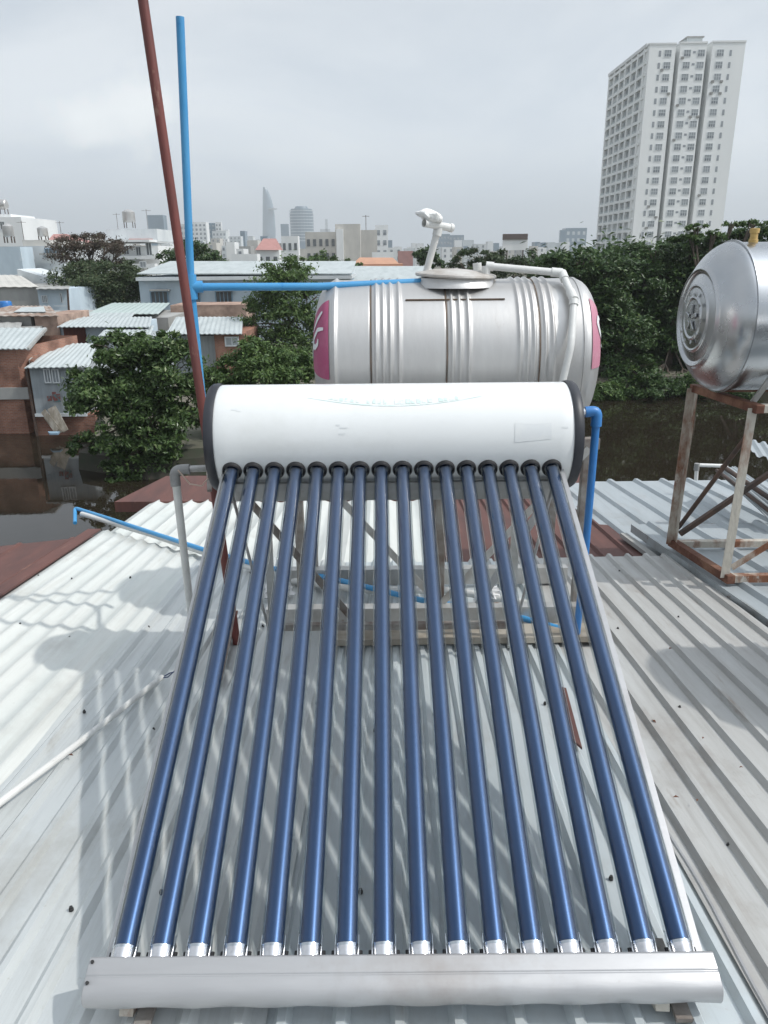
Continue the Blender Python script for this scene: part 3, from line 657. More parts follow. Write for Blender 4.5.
for x in (lx0, lx1):
    MB().bar((sk(x,ly0)+.015,ly0-.03,zt), (sk(x,ly1)+.015,ly1+.03,zt), .05, .047).build('top_rail', 'rust_dark', rst, bevel=.004)
    MB().bar((sk(x,ly0),ly0-.03,zb(ly0)), (sk(x,ly1),ly1+.04,zb(ly1)), .05, .05).build('base_rail', 'rust_dark', rst, bevel=.003)
    MB().tube([(sk(x,ly1)+.01,ly1-.02,zb(4.6)+.12), (sk(x,ly0)+.01,ly0+.02,zt-.12)], .014, 10).build('brace', 'dark_steel', rst, smooth=True)
MB().bar((sk(lx0,ly1)+.02,ly1-.03,zb(4.6)+.08), (lx1,ly1-.03,zt-.15), .03, .03, (0,1,0)).build('brace', 'dark_steel', rst)
MB().bar((sk(lx0,ly0)+.02,ly0+.03,zb(3.96)+.05), (lx1,ly0+.03,zt-.25), .035, .008, (0,1,0)).build('brace', 'rust', rst)
# saddle legs between the stand and the tank
for x in (lx0+.10, lx1-.1):
    for y in (RC.y-.24, RC.y+.22):
        MB().bar((x-.03,y,zt+.02), (x+.04,y+(.10 if y < RC.y else -.1)*-1,RC.z-.20), .03, .012, (0,1,0)).build('saddle_leg', 'galv', rst)
    MB().bar((x+.05, RC.y-.36, RC.z-.16), (x+.9 if x < 2.4 else x, RC.y-.36, RC.z-.16), .02, .02).build('saddle_rail', 'galv', rst) if x < 2.4 else None

# unseen tank added at the right to cast the shadow on the beige sheets
ot = thing('water_tank', 'stainless tank on short legs right of the heater, out of view, added for its shadow', 'water tank', (3.0, 3.0, -1.3), 'stainless steel water tanks')
OC = Vector((2.98, 2.50, -.62)); OR = .42
pp = [(-.62-.1*math.cos(R(k*10)), OR*math.sin(R(k*10))**.6 if k else 0) for k in range(0, 9)] + [(-.62+1.24*i/20, OR+(.008 if i % 5 == 0 else 0)) for i in range(21)] + [(.62+.1*math.sin(R(k*10)), OR*math.cos(R(k*10))**.6 if k < 9 else 0) for k in range(1, 10)]
MB().lathe(OC, (1,0,0), pp, 48).build('tank_shell', 'steel_new', ot, smooth=True)
for x in (2.6, 3.5):
    for y in (2.3, 2.7): MB().bar((x,y,nz(y)+.08), (x,y,OC.z-.2), .05, .05, (1,0,0)).build('leg', 'rust', ot)

# small things on the slate roof at far right
sp = thing('standpipe', 'small white bent pipe standing on the slate roof behind the stand', 'pipe', tuple(at(696,478,6.6)))
p = [at(696,480,6.6), at(697,465,6.6), at(727,466,6.6), at(727,474,6.6)]
MB().tube(elbow(p, .03), .017, 12).build('pipe', 'pvc', sp, smooth=True)
MB().tube([p[1]-Vector((0,0,.05)), p[1]+Vector((0,0,.015))], .024, 12).build('elbow_socket', 'pvc_grey', sp, smooth=True)
def leanto(lab, A, B, Cc, D, m):
    o = thing('roof_sheet', lab, 'metal sheet', tuple(A)); q = MB(); n = 6; vs = []; fs = []
    A, B, Cc, D = map(Vector, (A, B, Cc, D)); nn = (B-A).cross(D-A).normalized()
    for i in range(n*4+1):
        t = i/(n*4); h = (0,0,.02,.02)[i % 4]
        vs += [A.lerp(B, t)+nn*h, D.lerp(Cc, t)+nn*h]
    for i in range(n*4): fs.append((2*i, 2*i+2, 2*i+3, 2*i+1))
    q.add(vs, fs); q.build('panel', m, o, solid=.002)
leanto('pale loose roof sheet higher up behind the rusty stand, at the right edge', at(744,438,5.6), at(800,448,5.6), at(820,476,5.0), at(752,452,5.0), 'sheet_slate')
leanto('slate loose roof sheet lying low behind the rusty stand', at(716,470,6.2), at(735,466,6.6), at(800,510,5.2), at(770,520,5.1), 'sheet_slate')
for i, (a, b, rr) in enumerate(((( 722,472,6.3),(790,520,4.9),.02), ((716,476,6.2),(775,523,4.95),.016))):
    o = MB().tube([at(*a)+Vector((0,0,.05)), at(*b)+Vector((0,0,.05))], rr, 10).build('black_pipe', 'dark_steel', smooth=True)
    tag(o, ('thicker dark pipe lying on the loose slate sheet', 'thinner dark pipe beside the loose slate sheet')[i], 'pipe')

# ------------------------------------------------------------------ ground, canal, bank
WZ = -8.0; GZ = -7.1; HZ = 6200.0
tag(MB().add([(-400,-60,WZ),(400,-60,WZ),(400,120,WZ),(-400,120,WZ)], [(0,1,2,3)]).build('canal_water', 'water'), kind='structure')
shore = [(-400,38),(-40,37.0),(-17.5,36.2),(-14.0,35.8),(-12.6,33),(-12.2,29.2),(-9,27.6),(-5.5,28.6),(-2.5,32),(2,38),(8,43),(16,45),(40,46),(400,48)]
q = MB(); n = len(shore); k = 0; vs = []
for (x, y) in shore: vs += [(x, y-.4, WZ-.6), (x, y, GZ-.25), (x, y+.6, GZ), (x, y+.6, GZ)]
q.add([v for i, v in enumerate(vs) if i % 4 < 3], [(3*i, 3*i+3, 3*i+4, 3*i+1) for i in range(n-1)]+[(3*i+1, 3*i+4, 3*i+5, 3*i+2) for i in range(n-1)])
tag(q.build('canal_bank', 'bank'), kind='structure')
q = MB(); top = [(x, y+.6, GZ) for (x, y) in shore]; far = [(x if abs(x) < 399 else x, 125, GZ) for (x, y) in shore]
q.add(top+far, [(i, i+1, n+i+1, n+i) for i in range(n-1)])
q.add([(-HZ,125,GZ),(HZ,125,GZ),(HZ,HZ,GZ),(-HZ,HZ,GZ)], [(0,1,2,3)])
tag(q.build('ground', 'land'), kind='structure')
q = MB().add([(-HZ,-HZ,WZ-.6),(HZ,-HZ,WZ-.6),(HZ,HZ,WZ-.6),(-HZ,HZ,WZ-.6)], [(0,1,2,3)]).build('canal_bed', 'land'); tag(q, kind='structure')

# ------------------------------------------------------------------ houses
def rect(px0, py0, px1, py1, Y):
    a = at(px0, py0, Y); b = at(px1, py1, Y); return min(a.x,b.x), max(a.x,b.x), min(a.z,b.z), max(a.z,b.z)
def window(parent, px0, py0, px1, py1, Y, fm='frame_white', gm='glass_dark', bars=1, t=None):
    x0, x1, z0, z1 = rect(px0, py0, px1, py1, Y); w = t or max(.05, (x1-x0)*.08); q = MB(); y0, y1 = Y-.06, Y-.003
    q.span((x0-w,y0,z0-w),(x1+w,y1,z0)); q.span((x0-w,y0,z1),(x1+w,y1,z1+w)); q.span((x0-w,y0,z0),(x0,y1,z1)); q.span((x1,y0,z0),(x1+w,y1,z1))
    for i in range(bars):
        xc = x0+(x1-x0)*(i+1)/(bars+1); q.span((xc-w*.35,y0+.01,z0),(xc+w*.35,y1,z1))
    f = q.build('window', fm, parent)
    MB().span((x0,Y-.025,z0),(x1,Y-.004,z1)).build('pane', gm, f); return f
def block(name, lab, cat, px0, px1, pyt, Y, depth, m, group=None, zb=None, part='wall'):
    x0, x1, _, z1 = rect(px0, pyt, px1, pyt+1, Y); z1 = at((px0+px1)/2, pyt, Y).z
    o = thing(name, lab, cat, ((x0+x1)/2, Y+depth/2, GZ), group)
    MB().span((x0,Y,(GZ-.3) if zb is None else zb),(x1,Y+depth,z1)).build(part, m, o)
    o['x0'] = x0; o['x1'] = x1; o['zt'] = z1; return o
def tin_roof(parent, pts, m, pitch=.25, h=.03, axis=0, name='roof'):
    """4 corners a,b (near edge l->r), c,d (far edge r->l), ribbed"""
    a, b, c, d = map(Vector, pts); L_ = (b-a).length; n = max(3, int(L_/pitch)); vs = []; fs = []
    for i in range(n*4+1):
        t = i/(n*4); hh = (0,0,h,h)[i % 4]; vs += [a.lerp(b,t)+Vector((0,0,hh)), d.lerp(c,t)+Vector((0,0,hh))]
    for i in range(n*4): fs.append((2*i, 2*i+2, 2*i+3, 2*i+1))
    return MB().add(vs, fs).build(name, m, parent, solid=.04)
def trib(px0a, px1a, pya, Ya, px0b, px1b, pyb, Yb):
    return [at(px0a,pya,Ya), at(px1a,pya,Ya), at(px1b,pyb,Yb), at(px0b,pyb,Yb)]
HG = 'waterside houses on the left'
# 1 brick house at far left, standing in the canal
h = thing('brick_house', 'brown brick house rising from the canal at the left edge, grey tin roof', 'house', tuple(at(0,430,36)), HG)
x0, x1, z0, z1 = rect(-60, 349, 29, 431, 35.6)
MB().add([(x0,35.6,WZ-.3),(x1,35.6,WZ-.3),(x1+1.0,40.5,WZ-.3),(x0,40.5,WZ-.3),(x0,35.6,z1),(x1,35.6,z1),(x1+1.0,40.5,z1+.1),(x0,40.5,z1+.1)],
         [(0,1,5,4),(1,2,6,5),(2,3,7,6),(3,0,4,7)]).build('wall', 'brick', h)
tin_roof(h, trib(-62,27,349,35.4,-50,47,328,41), 'roof_tin')
MB().bar(at(28,349,35.5), at(46,329,40.5), .12, .12).build('roof_edge', 'concrete', h)
x0, x1, z0, z1 = rect(-40, 388, 30, 399, 35.57)
MB().span((x0,35.5,z0),(x1,35.58,z1)).build('concrete_band', 'concrete', h)
h = thing('red_patchwork_wall', 'patched brick and plaster wall between the brick house and the tin hut', 'wall', tuple(at(40,350,38)))
MB().bar(at(34,374,35.9), at(49,355,39.4), .15, 1.3).build('wall', 'brick', h)
MB().bar(at(33,370,36.2)-Vector((0,0,.1)), at(43,357,38.4)-Vector((0,0,.2)), .22, 1.2).build('plaster_patch', 'beige', h)
# 2 tin hut
h = thing('tin_hut', 'small grey corrugated tin hut with a double window above the canal', 'house', tuple(at(60,430,35)), HG)
x0, x1, z0, z1 = rect(29, 368, 86, 414, 35); q = MB(); vs = []; fs = []; nn = 60
for i in range(nn*2+1):
    x = x0+(x1-x0)*i/(nn*2); y = 35+(0, -.03)[i % 2]; vs += [(x,y,z0),(x,y,z1)]
fs = [(2*i,2*i+2,2*i+3,2*i+1) for i in range(nn*2)]
q.add(vs, fs).build('front_wall', 'tin_wall', h)
MB().span((x0,35.06,z0),(x1,39.5,z1)).build('wall', 'tin_wall', h)
bx0, bx1, bz0, bz1 = rect(33, 415, 88, 431, 35.05); MB().span((bx0,35.15,WZ-.4),(bx1+.4,38,z0-.05)).build('brick_base', 'brick', h)
MB().bar((x0-.05,34.98,z0-.03),(x1+.05,34.98,z0-.03), .1, .14).build('sill_beam', 'frame_white', h)
MB().bar((x0-.12,34.98,WZ),(x0-.12,34.98,z1), .1, .1, (1,0,0)).build('corner_post', 'dark_steel', h)
tin_roof(h, [at(24,368,34.7), at(88,367,34.7), at(104,343,40), at(58,344,40)], 'roof_tin')
window(h, 44.5, 370, 51, 382, 34.95, 'frame_white', 'glass_mid', 1, .05); window(h, 52.5, 370, 59.5, 382, 34.95, 'frame_white', 'glass_mid', 1, .05)
q = MB()
for i, (a, b) in enumerate((((47,396),(52,401)),((52,392),(57,402)),((56,394),(61,402)))):
    A = at(a[0],a[1],34.85); B = at(b[0],b[1],34.85); q.span((A.x,34.83,B.z),(B.x,34.87,A.z))
tag(q.build('hanging_laundry', 'cloth'), 'dark red laundry hanging under the tin hut window', 'laundry')
o = thing('leaning_boards', 'bundle of pale boards leaning at the tin hut, feet in the canal', 'boards', tuple(at(55,430,34.5)))
for (a, b) in (((43,411),(60,432)),((50,408),(62,432)),((53,407),(66,431)),((46,416),(57,431))):
    MB().bar(at(*a,34.6), at(*b,34.2), .28, .03, (0,-1,0)).build('board', 'wood', o)
o = MB().add([at(48,433,34), at(60,433,34), at(58,435,33.6), at(50,435,33.6)]+[at(48,433,34)+Vector((0,0,.08)), at(60,433,34)+Vector((0,0,.08)), at(58,435,33.6)+Vector((0,0,.08)), at(50,435,33.6)+Vector((0,0,.08))],
    [(0,1,2,3),(4,5,6,7),(0,1,5,4),(1,2,6,5),(2,3,7,6),(3,0,4,7)]).build('floating_crate_lid', 'frame_blue'); tag(o, 'flat pale blue lid floating by the leaning boards', 'lid')
# 3 brick shed behind with patched rusty roof
h = block('brick_shed', 'light brick shed with patched rusty roof behind the brick house', 'house', 34, 57, 316, 45, 5, 'brick_light', HG)
bx0, bx1, bz0, bz1 = rect(-30, 317, 34, 345, 45); MB().span((bx0,45.1,GZ-.2),(bx1,50,bz1)).build('side_wall', 'concrete', h)
tin_roof(h, trib(-32,59,316,44.7,8,50,306,50), 'roof_rusty', .5)
MB().add([at(14,313,46)+Vector((0,0,.08)), at(46,313,46)+Vector((0,0,.08)), at(44,308,49)+Vector((0,0,.1)), at(22,309,49)+Vector((0,0,.1))], [(0,1,2,3)]).build('roof_patch', 'roof_tin', h, solid=.04)
h = block('low_shed', 'low grey shed with faded red roof patch behind the left brick house', 'house', -40, 20, 331, 42, 3, 'concrete', HG)
tin_roof(h, trib(-42,20,331,41.8,-42,22,322,45), 'concrete', .5)
# 4 hut with the brown red shutter
h = block('shutter_hut', 'hut with a brown red shutter under a pale tin roof', 'house', 57, 132, 326, 44, 5, 'plaster_blue', HG)
x0, x1, z0, z1 = rect(63, 327, 87, 345, 43.9); MB().span((x0,43.88,z0-1),(x1,43.99,z1)).build('shutter', 'door_red', h)
x0, x1, z0, z1 = rect(57, 327, 62, 345, 43.9); MB().span((x0,43.9,z0-1),(x1,43.99,z1)).build('brick_pier', 'brick_light', h)
tin_roof(h, trib(57,150,327,43.3,74,152,317,49), 'roof_tin')
h = block('tin_lean_to', 'pale tin lean-to roof between the shutter hut and the dark bushy tree', 'house', 100, 152, 338, 41, 4, 'tin_wall', HG)
tin_roof(h, trib(98,150,336,40.8,108,154,326,45), 'roof_tin')
# 5 greenish roofs
h = block('green_roof_house', 'low house with wide pale green sheet roof behind the shutter hut', 'house', 76, 168, 318, 53, 8, 'concrete', HG)
tin_roof(h, trib(84,158,314,52.5,112,170,303,62), 'roof_tin_green', .4); 
h = block('brown_gable_hut', 'narrow hut whose pale roof shows a brown wooden edge', 'house', 74, 128, 322, 49.5, 3, 'roof_rusty', HG)
tin_roof(h, trib(76,128,321,49.3,90,135,313,52.3), 'roof_tin', .4)
h = block('grey_flat_shed', 'grey flat shed between light brick shed and shutter hut', 'house', 55, 82, 314, 52, 4, 'concrete', HG)
tin_roof(h, trib(54,84,317,51.8,52,82,311,56), 'concrete', .5)
# 6 concrete house and small pale-blue house
h = block('concrete_house', 'grey concrete house below the big white wall at the left', 'house', -10, 37, 287, 62, 9, 'concrete', HG)
tin_roof(h, trib(-12,39,287,61.8,-12,20,275,72), 'beige', .8)
o = thing('roof_terrace', 'small pale gable house behind the concrete house', 'house', tuple(at(30,275,72)), HG)
x0,x1,z0,z1 = rect(18,276,36,290,71); MB().add([(x0,71,z0),(x1+2,71,z0),(x1+2,71,z0+.8),(x0,71,z1+.6),(x0,76,z0),(x1+2,76,z0),(x1+2,76,z0+.8),(x0,76,z1+.6)], [(0,1,2,3),(7,6,5,4),(3,2,6,7),(0,3,7,4),(1,5,6,2)]).build('wall','plaster',o)
h = block('white_cabin', 'small pale blue cabin with window and balcony rail left of the tall tree', 'house', 37, 66, 289, 60, 6, 'plaster_blue', HG)
window(h, 42, 296, 47.5, 302, 59.98, 'frame_white', 'glass_mid', 2, .05); window(h, 60.5, 294, 62.5, 302, 59.98, 'frame_white', 'glass_dark', 0, .05)
tin_roof(h, trib(36,69,289,59.4,37,70,285.5,66.5), 'concrete', .6)
MB().bar(at(67.5,289,59.6), at(69,312,59.6), .12, .12, (1,0,0)).build('post', 'dark_steel', h)
MB().bar(at(54,306,59.5), at(66,306,59.5), .05, .05).build('rail', 'frame_white', h)
o = MB().lathe(at(6,308,58)-Vector((0,0,.5)), (0,0,1), [(0,0),(0,.42),(.1,.45),(.9,.45),(1.0,.38),(1.02,0)], 20).build('plastic_drum', 'blue_dark', smooth=True); tag(o, 'dark blue plastic drum in front of the concrete house', 'drum')
# 7 white buildings further left
h = block('long_white_house', 'long pale plastered house with a strip of windows under a beige roof', 'house', -20, 62, 246, 88, 12, 'plaster', HG)
bb = block('plaster_annex', 'tall pale plaster wall with stains at the left edge', 'house', -20, 20, 247, 84, 3, 'plaster_blue', HG)
x0,x1,z0,z1 = rect(20,240,48,247,88); MB().span((x0,88.5,z0),(x1,99,z1)).build('roof', 'beige', h)
for i in range(3): window(h, 18+i*6, 252, 22+i*6, 259, 87.98, 'frame_white', 'glass_dark', 1, .06)
x0,x1,z0,z1 = rect(43,249,60,255,88); MB().span((x0,86.8,z0),(x1,87.8,z0+.2)).build('balcony', 'concrete', h)
window(h, 45, 249, 56, 253.5, 87.98, 'frame_blue', 'glass_dark', 2, .06)
h = block('white_tower_house', 'tall narrow white house at the left edge with a roof tank', 'house', -14, 21, 217, 130, 14, 'white_paint', HG)
x0,x1,z0,z1 = rect(-14,214,8,217,130); MB().span((x0,131,z0),(x1,140,z1)).build('parapet', 'white_paint', h)
window(h, 0, 222, 5, 229, 129.98, 'frame_white', 'glass_dark', 1, .1)
def rooftank(px, py, Y, w, hgt, lab, horiz=False):
    """small steel tank on a light frame"""
    p = at(px, py, Y); o = thing('roof_water_tank', lab, 'water tank', tuple(p), 'small roof tanks on far houses')
    if horiz: MB().lathe(p+Vector((-w/2,0,hgt*.65)), (1,0,0), [(0,0),(.02,hgt*.28),(w*.1,hgt*.35),(w*.9,hgt*.35),(w*.98,hgt*.28),(w,0)], 20).build('tank_shell', 'steel', o, smooth=True)
    else: MB().lathe(p+Vector((0,0,hgt*.3)), (0,0,1), [(0,0),(0,w*.45),(hgt*.05,w*.5),(hgt*.55,w*.5),(hgt*.65,w*.25),(hgt*.7,0)], 20).build('tank_shell', 'steel', o, smooth=True)
    for sx in (-1,1):
        for sy in (-1,1): MB().bar(p+Vector((sx*w*.35,sy*w*.3,0)), p+Vector((sx*w*.35,sy*w*.3,hgt*.34)), .1, .1, (1,0,0)).build('leg', 'dark_steel', o)
rooftank(3, 214, 132, 1.8, 2.2, 'round tank on the tall narrow white house at the left edge', True)
rooftank(10, 243, 86, 1.1, 2.0, 'upright silver tank in front of the white tower house')
rooftank(44, 241, 97, 1.2, 1.7, 'upright silver tank on a far roof left of the tall tree')
rooftank(130, 228, 132, 2.0, 2.9, 'twin coloured upright tank on the balcony house roof')
# red tile pavilion behind the tree, balcony building
h = block('red_roof_house', 'far house with small dark red hip roof behind the tall tree', 'house', 48, 72, 241, 118, 8, 'white_paint', HG)
a = at(46,242,117.5); b = at(75,242,117.5); c = at(60,234,122)
MB().add([a,b,b+Vector((0,9,0)),a+Vector((0,9,0)),c+Vector((-1,0,0)),c+Vector((1,0,0))], [(0,1,5,4),(1,2,5),(2,3,4,5),(3,0,4),(0,3,2,1)]).build('roof', 'roof_pink', h)
h = block('balcony_house', 'white three storey house with balconies and red roof corner', 'house', 84, 158, 246, 125, 14, 'white_paint', HG)
x0,x1,z0,z1 = rect(98,240,152,242,124); MB().span((x0,122.5,z0),(x1,136,z1)).build('cornice', 'white_paint', h)
x0,x1,z0,z1 = rect(104,229,156,241,126); MB().span((x0,127,z0),(x1,138,z1)).build('upper_floor', 'plaster', h)
a = at(128,240,126.5); b = at(152,240,126.5); MB().add([a,b,b+Vector((0,4,1.6)),a+Vector((0,4,1.6))], [(0,1,2,3)]).build('red_roof', 'roof_pink', h, solid=.2)
for (p0,p1,q0,q1) in ((116,121,246,256),(124,129,247,254),(146,152,243,255),(136,141,247,255)):
    window(h, p0, q0, p1, q1, 124.98, 'frame_white', 'glass_dark' if p0 != 116 else 'frame_blue', 1, .1)
for (q0, q1) in ((256,259),(264,269)):
    x0,x1,z0,z1 = rect(115,q0,156,q1,123.5); MB().span((x0,123,z0),(x1,124.6,z1)).build('balcony', 'white_paint', h)
window(h, 140, 262, 146, 267, 122.9, 'frame_white', 'glass_mid', 1, .1)
# 12 long blue-white building
h = block('long_blue_house', 'long low pale blue building with barred windows beyond the bushes', 'house', 138, 350, 276, 66, 9, 'plaster_blue', HG)
x0,x1,z0,z1 = rect(136,276,352,277.5,65.5); MB().span((x0,65.3,z0-.1),(x1,75.5,z0+.16)).build('roof', 'plaster', h)
a,b = at(136,276,65.4), at(352,276,65.4); MB().add([a+Vector((0,.3,.2)),b+Vector((0,.3,.2)),b+Vector((0,11,1.1)),a+Vector((0,11,1.1))], [(0,1,2,3)]).build('roof', 'roof_tin', h, solid=.08)
for (p0,p1) in ((151,168),(192,200),(216,232),(262,272)):
    window(h, p0, 292, p1, 303, 65.98, 'frame_blue', 'glass_dark', 3, .1)
    x0,x1,z0,z1 = rect(p0-1,289.5,p1+1,291,65.4); MB().span((x0,65.2,z0),(x1,65.9,z1)).build('awning', 'concrete', h)
h = block('tin_long_roof', 'wide low light grey roof reaching right behind the big steel tank', 'house', 300, 436, 281, 75, 10, 'plaster_blue', HG)
a,b = at(298,281,74.5), at(438,281,74.5); MB().add([a,b,b+Vector((0,12,1.2)),a+Vector((0,12,1.2))], [(0,1,2,3)]).build('roof', 'roof_tin', h, solid=.1)
# 13 brick & tin huts in front of it
h = block('brick_terrace', 'low orange brick wall house in front of the long blue building', 'house', 170, 246, 305, 58, 4, 'brick_light', HG)
h = block('tin_roof_brick_hut', 'brick hut with light tin roof right of the blue upright pipe', 'house', 214, 243, 334, 46, 6, 'brick', HG)
tin_roof(h, trib(166,242,334,45.6,176,243,317,53), 'roof_tin', .3)
window(h, 226, 338, 238, 345, 45.96, 'frame_white', 'glass_mid', 1, .08)
h = block('tin_side_hut', 'pale tin walled hut half hidden in the bushes under the blue arm', 'house', 168, 216, 336, 47, 5, 'tin_wall', HG)

# ------------------------------------------------------------------ far city
FG = 'distant city blocks on the skyline'
def far(lab, px0, px1, pyt, D, m, name='far_building', wins=None, depth=None, group=FG, wm='glass_mid', cat='building'):
    w = abs(at(px1,pyt,D).x-at(px0,pyt,D).x); h = block(name, lab, cat, px0, px1, pyt, D, depth or w*.8, m, group)
    if wins:
        c, r, hh = wins; x0, x1, zt = h['x0'], h['x1'], h['zt']; n = 0
        src = None
        for i in range(c):
            for j in range(r):
                xc = x0+(x1-x0)*(i+.5)/c; zc = zt-hh*(j+.75)
                if zc < GZ+1: continue
                if src is None:
                    ww = (x1-x0)/c*.5; src = MB().span((-ww/2,-.12,-hh*.25),(ww/2,.02,hh*.25)).build('window', wm, h); src.matrix_parent_inverse = Matrix(); o = src
                else: o = src.copy(); C.objects.link(o); o.parent = h
                o.location = Vector((xc, D, zc)) - Vector(h.location)
    return h
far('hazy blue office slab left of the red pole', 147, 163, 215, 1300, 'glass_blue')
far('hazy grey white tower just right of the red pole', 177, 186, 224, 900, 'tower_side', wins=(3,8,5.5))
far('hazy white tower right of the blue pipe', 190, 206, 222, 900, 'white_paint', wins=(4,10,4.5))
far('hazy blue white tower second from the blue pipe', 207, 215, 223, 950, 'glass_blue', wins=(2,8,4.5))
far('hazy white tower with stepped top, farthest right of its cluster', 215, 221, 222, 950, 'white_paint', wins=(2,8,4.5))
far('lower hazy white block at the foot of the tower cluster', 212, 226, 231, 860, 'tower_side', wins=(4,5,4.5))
# curved skyscraper with a helipad disc
o = thing('skyscraper', 'slender curved glass skyscraper with a side disc, faint in haze', 'building', tuple(at(268,250,3000)), FG)
D = 3000; q = MB(); rings = []; prof = [(252,262.5,276),(240,262.5,275.8),(228,262.5,275.5),(215,262.6,274.6),(206,262.6,273.2),(200,262.7,271.5),(194,262.8,269.5),(190,262.9,267.5),(187,263,265.2)]
vs = []; n = 16
for (py, a, b) in prof:
    A = at(a,py,D); B = at(b,py,D); c = (A+B)/2; rx = (B.x-A.x)/2
    for k in range(n): an = 2*math.pi*k/n; vs.append(c+Vector((rx*math.cos(an), rx*.8*math.sin(an), 0)))
q.add(vs, [(i*n+k,i*n+(k+1)%n,(i+1)*n+(k+1)%n,(i+1)*n+k) for i in range(len(prof)-1) for k in range(n)]+[tuple((len(prof)-1)*n+k for k in range(n))])
q.build('glass_body', 'glass_blue', o, smooth=True)
MB().lathe(at(273,209.5,D-20), (0,0,1), [(0,0),(0,14),(2,17),(4.5,17),(4.5,0)], 20).build('helipad', 'tower_grey', o)
o = thing('round_tower', 'broad rounded blue glass tower right of the slender skyscraper', 'building', tuple(at(300,250,2000)), FG)
A = at(288,208,2000); B = at(312,208,2000); rx = (B.x-A.x)/2; c = (A+B)/2; zt = c.z
MB().lathe((c.x,c.y+rx,GZ-1), (0,0,1), [(0,rx),(zt-GZ-8,rx),(zt-GZ-8,rx*.92),(zt-GZ,rx*.90),(zt-GZ,rx*.6),(zt-GZ+6,rx*.5),(zt-GZ+6,0)], 24).build('glass_body', 'glass_blue', o)
q = MB()
for k in range(16): q.lathe((c.x,c.y+rx,GZ+8+k*(zt-GZ)/17), (0,0,1), [(0,rx+.8),(1.6,rx+.8)], 24)
q.build('floor_bands', 'tower_grey', o)
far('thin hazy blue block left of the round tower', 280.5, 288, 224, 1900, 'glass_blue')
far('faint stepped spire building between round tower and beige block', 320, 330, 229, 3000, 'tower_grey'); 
far('faint pointed top above the stepped spire building', 325, 327.5, 219, 3000, 'tower_grey', name='spire')
# beige block group
far('beige block with dark openings left of the tall blank wall', 305, 336, 232, 330, 'beige', wins=(5,3,5.5), wm='glass_dark')
far('tall blank beige wall building in the middle distance', 335, 360, 224, 320, 'beige')
far('stepped beige building behind the blank wall', 352, 377, 230, 340, 'beige')
far('small roof room on the beige blocks', 336, 343, 229, 318, 'white_paint', name='roof_room')
far('pale narrow tower at the right end of the beige group', 375, 388, 225, 420, 'white_paint', wins=(2,6,5))
far('low white house right of the beige group', 372, 394, 252, 210, 'white_paint', wins=(3,2,3.2))
far('narrow white house with round ornament left of the beige block', 281, 298, 236, 300, 'white_paint', wins=(3,4,5), wm='glass_dark')
h = far('white villa with pink tiled roof in front of the skyscraper', 256, 279, 250, 200, 'white_paint', wins=(3,2,3.2), wm='glass_dark')
a = at(255,250,199); b = at(278,250,199); MB().add([a,b,b+Vector((-1,5,2.8)),a+Vector((1.5,5,2.8)),b+Vector((0,10,0)),a+Vector((0,10,0))], [(0,1,2,3),(3,2,4,5),(0,3,5),(1,4,2)]).build('roof', 'roof_pink', h)
far('white villa left of the pink roofed villa', 231, 257, 254, 190, 'white_paint', wins=(4,2,3.2), wm='glass_dark')
h = far('orange roofed long house right behind the blue arm', 350, 403, 264, 130, 'roof_orange', name='orange_roof_house')
a = at(346,270,128); b = at(406,270,128); MB().add([a,b,b+Vector((-2,9,1.9)),a+Vector((2,9,1.9))], [(0,1,2,3)]).build('roof', 'roof_orange', h, solid=.15)
far('pale pink block left of the vent pipe', 398, 413, 251, 320, 'roof_pink', wins=None)
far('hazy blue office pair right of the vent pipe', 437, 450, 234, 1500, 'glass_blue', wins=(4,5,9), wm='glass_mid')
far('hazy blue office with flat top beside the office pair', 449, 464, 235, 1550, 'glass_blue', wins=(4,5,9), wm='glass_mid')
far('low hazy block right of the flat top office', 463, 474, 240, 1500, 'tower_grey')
o = thing('billboard', 'billboard with dark top half standing far off over the trees', 'billboard', tuple(at(515,250,330)))
x0,x1,z0,z1 = rect(503,239.5,527.5,250,330); MB().span((x0,330,z0),(x1,331,z1)).build('lower_panel', 'white_paint', o)
x0,x1,z0,z1 = rect(503,234,527.5,239.5,330); MB().span((x0,329.6,z0),(x1,331,z1)).build('upper_panel', 'dark_steel', o)
for px in (507,523): A = at(px,249,330.5); MB().bar((A.x,330.5,GZ), A, .5, .5, (1,0,0)).build('post', 'dark_steel', o)
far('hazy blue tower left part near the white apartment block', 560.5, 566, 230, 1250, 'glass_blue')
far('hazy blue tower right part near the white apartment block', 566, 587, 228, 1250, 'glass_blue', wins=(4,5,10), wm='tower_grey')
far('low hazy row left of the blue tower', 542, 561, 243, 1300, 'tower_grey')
far('small pale roof room over the trees by the billboard', 530, 538, 246, 500, 'beige', name='roof_room')
# anonymous filler of the skyline
random.seed(21); src = None
spans = [(22,140,236,248,260),(140,260,240,252,380),(225,310,238,252,520),(388,480,243,252,420),(470,560,247,253,600),(0,60,238,246,300),(160,240,236,248,700)]
for (a, b, t0, t1, D) in spans:
    x = a
    while x < b:
        w = random.uniform(6, 15); D2 = D*random.uniform(.8,1.3)
        lab = 'small pale house in the dense far city'
        h = block('city_house', lab, 'house', x, x+w, random.uniform(t0,t1), D2, 12, random.choice(['white_paint','beige','plaster','tower_side','white_paint','concrete']), 'pale houses of the far city')
        if random.random() < .8:
            x0, x1, zt = h['x0'], h['x1'], h['zt']; nw = max(1, int((x1-x0)/3.2)); q = MB()
            for i in range(nw):
                for j in range(2):
                    xc = x0+(x1-x0)*(i+.5)/nw; zc = zt-1.8-3.3*j
                    MB().span((xc-.6,D2-.1,zc-.8),(xc+.6,D2+.05,zc+.8)).build('window', 'glass_mid', h)
        x += w*random.uniform(.7,1.5)

